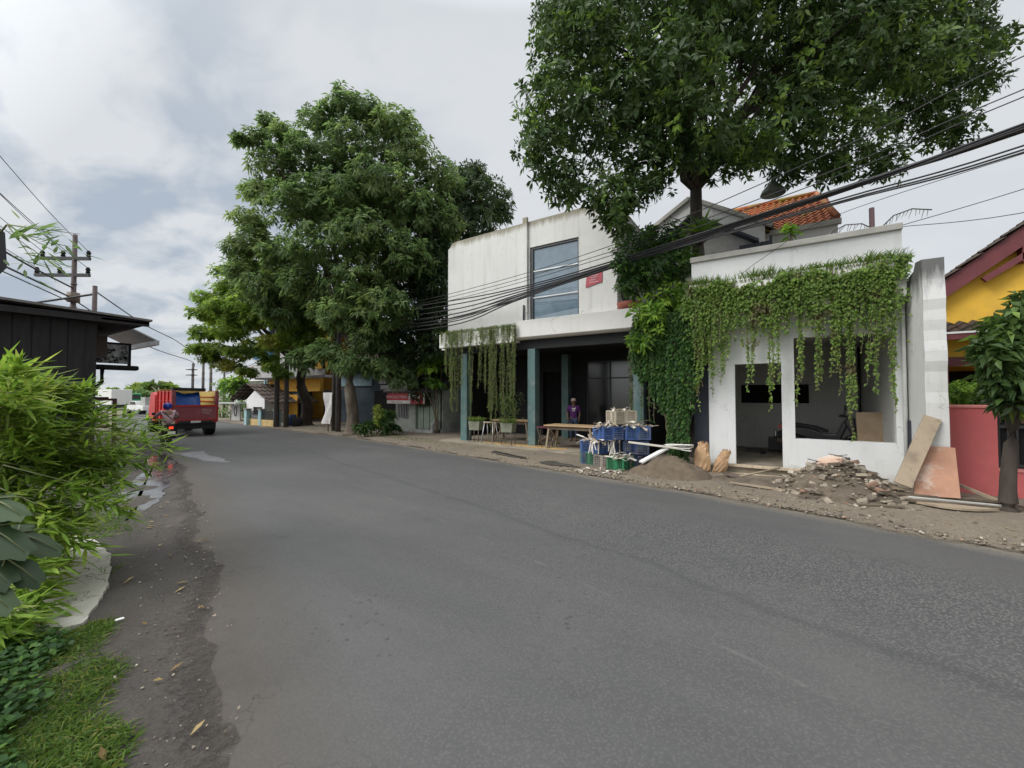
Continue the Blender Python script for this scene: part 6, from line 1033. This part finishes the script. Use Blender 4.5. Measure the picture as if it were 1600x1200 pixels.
cable([(13,8.4,6.3),(5,8.8,5.05),(3.1,9.2,4.72),(1.98,10.08,4.76)],.006,'slack thin wire tied to the right end of the shop parapet, upper of two'); cable([(13,8.5,5.0),(5,9.0,4.5),(3.1,9.3,4.4),(1.98,10.08,4.73)],.006,'slack thin wire tied to the right end of the shop parapet, lower of two')
cable([(3.2,9.0,5.2),(.9,9.6,4.98),(-.2,9.9,4.5),(-.6,10.0,4.25)],.005,'thin loose wire drooping across the shop parapet')
WG='wires from the crossarm pole to the left'
for (x,y,z),(dz) in zip(AR,(2.3,2.4,2.6,1.5,1.6,1.8)): cable([(x,y,z-.05),(x+3.0,y-2.0,z-.05+dz*.32),(x+6.5,y-4.5,z+dz*.9)],.014,'thin wire leading left from an insulator of the crossarm pole',WG)
for z0,z1,r in ((7.4,7.55,.04),(6.85,6.75,.04),(6.6,6.5,.025)): cable([(-31.55,5.5,z0),(-27.9,3.4,z0+.1),(-23.5,.8,z1+.35)],r,'thick dark cable leading left from the crossarm pole under the wires','thick cables left of the crossarm pole')
cable([(-27.9,5.62,6.6),(-29.5,4.3,6.2),(-31.2,3.0,5.85)],.05,'stout brace cable from the short brown pole down to the left')
cable([(-27.9,5.62,6.75),(-36,9.8,6.4),(-46,15,6.4),(-69,25.2,6.3)],.03,'sagging wire from the short brown pole across the road to the far poles'); cable([(-31.4,5.6,6.7),(-40,11,5.4),(-52,18,5.2),(-72,25,5.6)],.03,'lower sagging wire from the crossarm pole towards the far poles'); cable([(-21.5,11.3,4.6),(-30,14,3.9),(-50.5,20.4,3.9)],.02,'wire from the paired poles to the slim far pole')
# lamp, mast
T=thing('hanging_lamp','grey cone-shaped lamp shade hanging below the mango crown','lamp',(-.01,12.9,7.2)); b=MB(); b.lathe((-.01,12.9,7.05),[(.30,0),(.26,.1),(.12,.26),(.06,.36),(0,.37)],20); b.lathe((-.01,12.9,7.04),[(.29,0),(.25,.1),(.11,.25),(0,.3)],20); b.build('lamp_shade',mat('grey enamel',(.2,.22,.19),.6),T); MB().tube([(-.01,12.9,7.4),(-.02,12.9,9.0)],.01,5).build('cord',m_cable,T)
tag(MB().tube([(1.69,11.0,3.3),(1.69,11.0,5.5)],.045,8).build('roof_pipe',mat('rust red pipe',(.08,.04,.045),.7)),'rust dark pipe standing up behind the right end of the shop parapet','pipe')
SL={'ground':('dry brown earth ground reaching to the horizon','ground'),'road':('worn grey asphalt road curving left into the distance','road'),'roadside_verge':('dusty brown verge between the road and the shops','verge'),'road_shoulder':('dark silty shoulder along the near left road edge','shoulder'),'concrete_path':('cracked pale concrete slab on the near left shoulder','path'),'puddle':('shallow puddle reflecting the sky along the left road edge','puddle'),'road_patch':('pale grey patch on the asphalt beside the puddle','road patch'),'porch_floor':('cement floor under the open porch of the white building','floor'),'sawdust_patch':('orange sawdust spilled around the middle porch column','sawdust'),'drain_mud':('dark muddy drain patch at the house-side road edge, left of two','mud'),'drain_mud.001':('dark muddy drain patch at the road edge nearest the crates','mud')}
for o in SC.objects:
    if o.parent is None and o.name in SL: o['label'],o['category']=SL[o.name]
for o in list(SC.objects):
    if o.parent is None and o.type in ('MESH','EMPTY') and o.get('kind') is None and o.get('label') is None: print('UNLABELLED',o.name)
